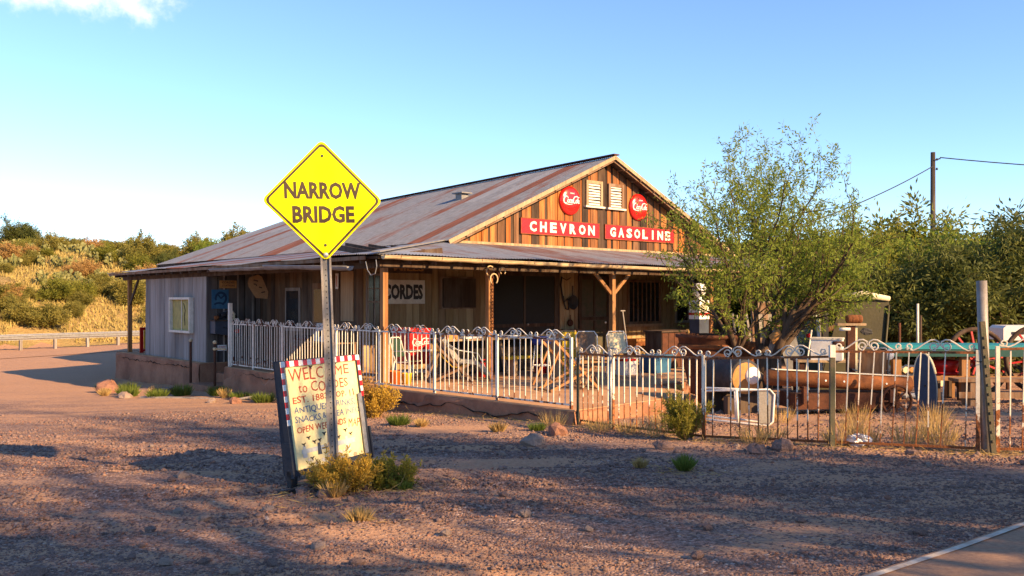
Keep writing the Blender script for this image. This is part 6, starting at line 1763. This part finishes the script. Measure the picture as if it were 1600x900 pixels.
for k in range(150):
    x, y = hill_spot(-60, 470, 3.2, 34)
    h = hr.choice((0, 0, 1, 1, 2, 3, 3))
    s = hr.uniform(0.9, 2.2)
    nn_ = hill_n(x, y)
    zone = 'just above the guard rail' if nn_ < 8 else ('midway up the dry slope' if nn_ < 16 else ('high on the dry slope' if nn_ < 24 else 'along the top of the hill'))
    plant('hill_shrub', SL[h] + ' ' + zone, 'shrub', SH[h][0], SH[h][1], (x, y, zg(x, y)), hr.uniform(0, 6.28), s, 'shrubs on the hillside', ('stem', 'foliage'), hr.uniform(.75, 1.05))
for k in range(24):
    x, y = hill_spot(-10, 260, 10, 26)
    t = thing('prickly_pear', 'pale prickly pear clump ' + ('midway up the hillside' if hill_n(x, y) < 16 else 'high on the hillside' if hill_n(x, y) < 21 else 'near the top of the hillside'), 'cactus', (x, y, zg(x, y)), hr.uniform(0, 6.28), 'prickly pears on the hillside'); t.scale = (0.95,) * 3
    for me in CM[k % 2]: link('pad_cluster', me, None, t)
for (px, d, k, h, lab) in ((226, 74, 1.45, 'J', 'dark green juniper on the skyline left of the store roof'), (368, 84, 1.75, 'J', 'round dark tree on the skyline just above the store roof'), (298, 80, 1.25, 'J', 'small dark tree on the skyline between two larger ones'), (28, 80, 1.15, 0, 'spiky olive tree on the skyline at the edge of the hill'), (330, 78, 1.0, 3, 'light green tree behind the rear eave of the store'), (400, 80, 0.85, 3, 'green tree peeking over the store roof slope'), (262, 72, 0.8, 0, 'olive tree on the slope behind the side porch')):
    x = (px - 800) / 1386 * d
    ww = JW if h == 'J' else TW[h]
    plant('hill_tree', lab, 'tree', ww[0], ww[1], (x, d, zg(x, d) - 0.1), hr.uniform(0, 6), k, 'trees on the hill')
# far right hillside scrub
for k in range(90):
    d = hr.uniform(70, 190); px = hr.uniform(1060, 1640); x = (px - 800) / 1386 * d
    h = hr.choice((0, 1, 1, 2)); s = hr.uniform(1.8, 3.2)
    plant('distant_shrub', 'olive shrub dotted over the far hill behind the trees', 'shrub', SH[h][0], SH[h][1], (x, d, zg(x, d)), hr.uniform(0, 6.28), s, 'shrubs on the far hill', ('stem', 'foliage'))
# dry grass of the hillside
N = 26000
pts = []
while len(pts) < N:
    d = hr.uniform(46, 92); px = hr.uniform(-80, 480); x = (px - 800) / 1386 * d
    n = hill_n(x, d)
    if 2.6 < n < 40 and noise.noise(Vector((x * .18, d * .18, 2.0))) > -0.25: pts.append((x, d))
pts = np.array(pts); zz_ = np.array([zg(x, y) for x, y in pts])
C = np.column_stack([pts, zz_ - 0.02]); r_ = np.random.default_rng(3)
D = r_.normal(size=(N, 3)) * .45 + np.array([0, 0, 1.0])
v, f = leaf_arrays(C, D, (0.18, 0.5), (0.05, 0.12), r_)
kind(link('hill_grass', npmesh('hill_grass', v, f, 4, M['hill_grass']), None), 'stuff')

# near weeds ------------------------------------------------------------
def weed_mesh(seed, n, h, spread, leaf_m, lw=(0.006, 0.014), tuft=0.03):
    r_ = np.random.default_rng(seed)
    a = r_.uniform(0, 2 * PI, n); rr = np.sqrt(r_.uniform(0, 1, n)) * tuft
    C = np.column_stack([rr * np.cos(a), rr * np.sin(a), np.full(n, -0.02)])
    D = np.column_stack([np.cos(a), np.sin(a), np.zeros(n)]) * r_.uniform(0, spread, (n, 1)) + np.array([0, 0, 1.0]) + r_.normal(size=(n, 3)) * .1
    v, f = leaf_arrays(C, D, (h * .5, h), lw, r_)
    return npmesh('blades', v, f, 4, leaf_m)
def brush_mesh(seed, stems, L, leaf_m, leaf=60, fl=0.9, ll=(0.015, 0.035), lw=(0.006, 0.012)):
    sp = [dict(bend=.07, seg=4, kids=3, k0=.35, taper=.5, sides=3, leaf=leaf // 3),
          dict(spread=(10, 32), len=(L * .3, L * .6), bend=.07, up=.05, seg=3, kids=0, taper=.4, rad=.7, sides=3, leaf=leaf)]
    rnd = random.Random(seed); st = []
    for k in range(stems):
        a = rnd.uniform(0, 2 * PI); e = rnd.uniform(.05, fl)
        st.append(((0.04 * math.cos(a), 0.04 * math.sin(a), -0.03), (e * math.cos(a), e * math.sin(a), 1), rnd.uniform(L * .5, L), 0.005))
    return plant_meshes(seed, st, sp, leaf_m, M['stem'], ll, lw, -0.3, 0.012)
GB = brush_mesh(61, 46, 0.30, M['rabbit_brush'], 64)
VB = brush_mesh(62, 40, 0.26, M['olive_brush'], 60)
FB = brush_mesh(63, 46, 0.44, M['olive_brush'], 60, 0.7, (0.03, 0.06), (0.006, 0.012))
def near(name, label, cat, ms, x, y, k, rz_=0.0, group=None):
    return plant(name, label, cat, ms[0], ms[1], (x, y, zg(x, y)), rz_, k, group, ('stem', 'foliage'))
near('rabbit_brush', 'golden yellow bush at the foot of the road sign post', 'bush', GB, -1.47, 7.92, 1.12, 0.3)
near('rabbit_brush', 'yellow green bush beside the golden one at the welcome board', 'bush', VB, -1.10, 8.15, 1.20, 1.2)
near('rabbit_brush', 'small straw coloured bush just behind the sign post', 'bush', GB, -1.72, 8.2, 0.8, 2.2)
near('desert_broom', 'upright green bush against the rusting fence', 'bush', FB, 2.20, 11.2, 1.08, 0.6)
near('desert_broom', 'tall straw weed growing through the fence by the patio corner', 'bush', GB, -2.35, 14.9, 1.7, 0.9)
near('desert_broom', 'brown leafless weed under the corner of the patio slab', 'bush', (FB[0], SH[3][1]), -2.62, 15.1, 0.75, 2.0)
TM = [weed_mesh(71, 260, 0.16, 0.9, M['grass_green']), weed_mesh(72, 240, 0.16, 1.0, M['grass_dry']), weed_mesh(73, 420, 0.20, 1.0, M['grass_green'], tuft=.10), weed_mesh(74, 130, 0.34, .7, M['grass_dry'], (0.004, 0.008), .12)]
def tuft(label, m, x, y, k=1.0):
    o = link('weed_tuft', TM[m], None); o.location = (x, y, zg(x, y)); o.rotation_euler = (0, 0, hr.uniform(0, 6.28)); o.scale = (k, k, k)
    tag(o, label, 'weed')
tuft('bright green weed tuft on the gravel before the rusting fence', 0, 1.72, 8.85, 1.35)
tuft('small dry green tuft on the gravel in front of the road sign', 1, -1.16, 6.75, 1.1)
tuft('green weed tuft against the broken patio edge', 2, -1.72, 13.5, 1.15)
tuft('straw weed tuft against the broken patio edge', 1, -1.35, 13.2, 1.2)
tuft('little straw tuft on the gravel beside the bright green one', 1, 1.30, 9.0, 0.9)
tuft('dry weed tuft under the end of the patio slab', 1, -0.2, 12.4, 1.3)
tuft('low green weed tuft under the end of the patio slab', 2, 0.35, 12.5, 0.8)
tuft('straw tuft at the foot of the welcome board', 1, -1.55, 7.75, 1.3)
tuft('thin green tuft right of the golden bush', 0, -0.95, 7.95, .8)
weeds = [(-9.6, 20.9), (-9.2, 21.3), (-8.9, 20.6), (-8.4, 20.9), (-7.6, 20.4), (-6.7, 20.2), (-6.35, 19.6), (-5.9, 19.3), (-5.2, 18.6), (-9.9, 21.6), (-10.3, 22.5), (-8.0, 20.0)]
for i, (x, y) in enumerate(weeds):
    o = link('weed_tuft', TM[2 if i % 3 else 1], None); o.location = (x, y, zg(x, y)); o.scale = (1.5, 1.5, hr.uniform(1.1, 2.0)); o.rotation_euler = (0, 0, i)
    tag(o, 'green weed tuft along the foot of the plastered foundation', 'weed', 'weeds along the foundation')
fg = [(3.75, 10.2), (4.1, 10.3), (4.5, 10.1), (4.85, 10.0), (5.0, 10.6), (4.3, 11.2), (3.2, 10.9), (1.9, 11.6), (1.6, 12.1), (2.9, 10.6), (5.5, 11.5), (4.9, 12.6), (3.9, 12.9), (6.0, 12.6), (1.2, 12.2), (0.6, 12.9), (2.2, 12.9)]
for i, (x, y) in enumerate(fg):
    o = link('grass_tuft', TM[3], None); o.location = (x, y, zg(x, y)); o.scale = (1.1, 1.1, hr.uniform(.7, 1.2)); o.rotation_euler = (0, 0, i)
    tag(o, 'thin straw grass tuft ' + ('by the big cauldron fence panel' if x < 2.45 else 'by the most rusted fence panel' if x < 3.7 else 'inside the yard behind the fence' if y > 11 else 'under the leaning barred fence panel'), 'grass tuft', 'straw grass along the fence')

# stones and gravel ------------------------------------------------------
def rock_mesh(seed, m, sq=(1, 1, .6)):
    rnd = random.Random(seed); st = random.getstate(); random.seed(seed)
    mb = MB().ball((0, 0, 0), 1.0, 8, 5, sq, 0.17); random.setstate(st)
    me = mb.mesh('rock'); me.materials.append(m); return me
RK = [rock_mesh(1, M['stone']), rock_mesh(2, M['stone'], (1.2, .8, .6)), rock_mesh(3, M['stone_pale'], (1, 1, .7)), rock_mesh(4, M['stone_red'], (1, .9, .75))]
def rock(label, m, x, y, r, group=None, rz_=0.0, sink=0.42, name='rock'):
    o = link(name, RK[m], None); o.location = (x, y, zg(x, y) + r * (0.6 - sink)); o.scale = (r, r, r); o.rotation_euler = (hr.uniform(-.3, .3), hr.uniform(-.3, .3), rz_ or hr.uniform(0, 6.28))
    tag(o, label, 'rock', group)
rock('large grey rock before the most rusted fence panel', 1, 3.05, 10.0, 0.16)
rock('flat grey rock beside the large one at the fence', 0, 2.72, 9.85, 0.13)
rock('red brown boulder by the far corner of the foundation', 3, -10.15, 22.3, 0.33)
rock('smaller boulder behind the red brown one', 3, -9.75, 22.5, 0.24)
rock('tan rock half buried in front of the patio end', 3, 0.62, 12.1, 0.15)
rock('flat tan stone on the dirt before the patio end', 2, 0.25, 10.9, 0.16)
rock('dark rock near the middle of the lot', 0, 1.75, 10.3, 0.12)
rock('pale rounded rock on the rutted ground at left', 2, -3.35, 9.05, 0.07)
rock('grey rock at the foot of the sign post', 0, -1.85, 7.95, 0.10)
rock('second grey rock at the foot of the sign post', 1, -1.62, 7.75, 0.09)
rock('white stone lying left of the base bar of the board', 2, -1.98, 7.2, 0.055)
rock('small white stone left of the white one', 2, -2.42, 7.0, 0.045)
rock('pinkish white stone in the gravel at the bottom', 2, -1.32, 6.05, 0.055)
rock('dark lump of rock before the leaning barred panel', 0, 4.30, 9.55, 0.075)
rock('pale stone lying by the foundation weeds', 2, -8.8, 20.2, 0.16)
rock('white stone at the foot of the porch steps', 2, -6.35, 18.75, 0.10)
rock('dark rock at the bottom edge on the left', 0, -2.95, 5.45, 0.085)
rock('tan rock by the foot of the porch steps', 3, -5.7, 18.3, 0.14)
t = ything('crumpled_foil', 'crumpled silver foil lying at the foot of the rusty fence', 'litter', 3.95, 10.1)
random.seed(5)
MB().ball((0, 0, 0.06), 0.14, 12, 8, (1.15, .8, .55), 0.22).build('foil', M['foil'], t)
t = ything('wood_plank', 'thin weathered plank lying by the foundation', 'plank', -8.35, 19.9, -14)
MB().mm((0, 0, 0.0), (1.75, 0.14, 0.05)).build('board', M['grey_wood'], t)
t = ything('broken_slab', 'broken concrete slab piece by the foundation weeds', 'slab', -8.75, 20.75, 20)
MB().prism([(0, 0), (.7, .05), (.8, .4), (.35, .55), (-.05, .35)], 0, 0.14, 'xy').build('piece', M['stone'], t)
t = ything('dead_branch', 'pale dead branch lying at the foot of the foundation', 'branch', -5.9, 18.6, 12)
MB().tube([(0, 0, 0.05), (0.4, 0.08, 0.10), (0.9, 0.05, 0.06), (1.4, 0.12, 0.04)], [.03, .035, .03, .01], 6).tube([(0.5, 0.08, .1), (0.8, 0.3, .14)], [.02, .008], 5).build('limb', M['grey_wood'], t, True)
# dry stalks blown against fences, kerbs and bushes
r_ = np.random.default_rng(12); P = []
def scatter(p, q, n, w_):
    for _ in range(n):
        t_ = r_.uniform(); P.append((lerp(p[0], q[0], t_) + r_.normal() * w_, lerp(p[1], q[1], t_) + r_.normal() * w_))
for (p, q) in zip(gp[:-1], gp[1:]): scatter(p, q, 420, 0.16)
e0, e1, e2 = B(-0.45, 8.0), B(-0.40, 0.0), B(-0.05, -5.2)
scatter(e0, e1, 500, .2); scatter(e1, e2, 700, .2); scatter(B(-0.5, 15), B(-0.5, 8.2), 350, .22)
scatter((-1.9, 8.0), (-0.9, 8.1), 700, .25); scatter((1.6, 8.8), (1.8, 8.9), 120, .2); scatter((-1.3, 6.7), (-1.0, 6.8), 80, .12)
scatter((3.5, 12), (7, 14), 500, .8)
P = np.array(P); n_ = len(P)
C = np.column_stack([P, [zg(u, w_) + 0.012 for u, w_ in P]])
D = np.column_stack([r_.normal(size=(n_, 2)), r_.normal(size=n_) * .22])
v, f = leaf_arrays(C, D, (0.04, 0.20), (0.003, 0.008), r_)
kind(link('dry_litter', npmesh('dry_litter', v, f, 4, M['grass_dry']), None), 'stuff')
# loose stones
for k in range(70):
    y = 4.6 * math.exp(hr.uniform(0, 0.95)); px = hr.uniform(-20, 1620); x = (px - 800) / 1386 * y
    if (Vector((x, y)) - ra).dot(rn) > -0.3: continue
    h = hr.choice((0, 0, 1, 1, 2, 3)); g_ = ('dark grey loose stone lying on the gravel lot', 'dark grey loose stone lying on the gravel lot', 'pale loose stone lying on the gravel lot', 'reddish loose stone lying on the gravel lot')[h]
    rock(g_, h, x, y, hr.uniform(.022, .05), ('dark loose stones', 'dark loose stones', 'pale loose stones', 'reddish loose stones')[h], name='loose_stone', sink=.2)
# gravel: far too many to count
def gravel(N, mat_, seed, size, pale=False):
    r_ = np.random.default_rng(seed)
    octa = np.array([(1, 0, 0), (-1, 0, 0), (0, 1, 0), (0, -1, 0), (0, 0, .7), (0, 0, -.7)])
    faces = np.array([(0, 2, 4), (2, 1, 4), (1, 3, 4), (3, 0, 4), (2, 0, 5), (1, 2, 5), (3, 1, 5), (0, 3, 5)])
    y = 4.3 * np.exp(r_.uniform(0, 1.35, N * 2)); x = (r_.uniform(-60, 1660, N * 2) - 800) / 1386 * y
    keep = ((x - ra.x) * rn.x + (y - ra.y) * rn.y) < r_.exponential(.45, N * 2) - 0.25
    # patchy: thin over the packed ruts
    dx, dy = x - BO.x, y - BO.y
    a_ = dx * math.cos(BR) + dy * math.sin(BR); b_ = -dx * math.sin(BR) + dy * math.cos(BR)
    keep &= ~((a_ > -0.35) & (b_ > -5.1))
    dens = np.array([noise.noise(Vector((u * .55, w * 1.1, 7.7))) for u, w in zip(x, y)])
    keep &= (dens + r_.uniform(-.35, .35, N * 2)) > -0.12
    x, y = x[keep][:N], y[keep][:N]; n = len(x)
    z = np.array([zg(u, w) for u, w in zip(x, y)])
    s = size[0] + (size[1] - size[0]) * r_.beta(1.2, 4, n); s = s * np.clip(y / 7, .75, 1.5)
    th = r_.uniform(0, 2 * PI, n)
    V = octa[None] * r_.uniform(.6, 1.3, (n, 6, 1)) * s[:, None, None]
    ct, st_ = np.cos(th)[:, None], np.sin(th)[:, None]
    X = V[:, :, 0] * ct - V[:, :, 1] * st_; Y_ = V[:, :, 0] * st_ + V[:, :, 1] * ct
    V = np.stack([X + x[:, None], Y_ + y[:, None], V[:, :, 2] + z[:, None] + s[:, None] * .15], 2).reshape(-1, 3)
    F = (faces[None] + (np.arange(n) * 6)[:, None, None]).reshape(-1)
    kind(link('gravel', npmesh('gravel', V, F, 3, mat_), None), 'stuff')
gravel(42000, M['stone'], 1, (0.006, 0.026))
gravel(2600, M['stone'], 4, (0.016, 0.050))
gravel(9000, M['stone_red'], 2, (0.007, 0.026))
gravel(1600, M['stone_pale'], 3, (0.006, 0.018))
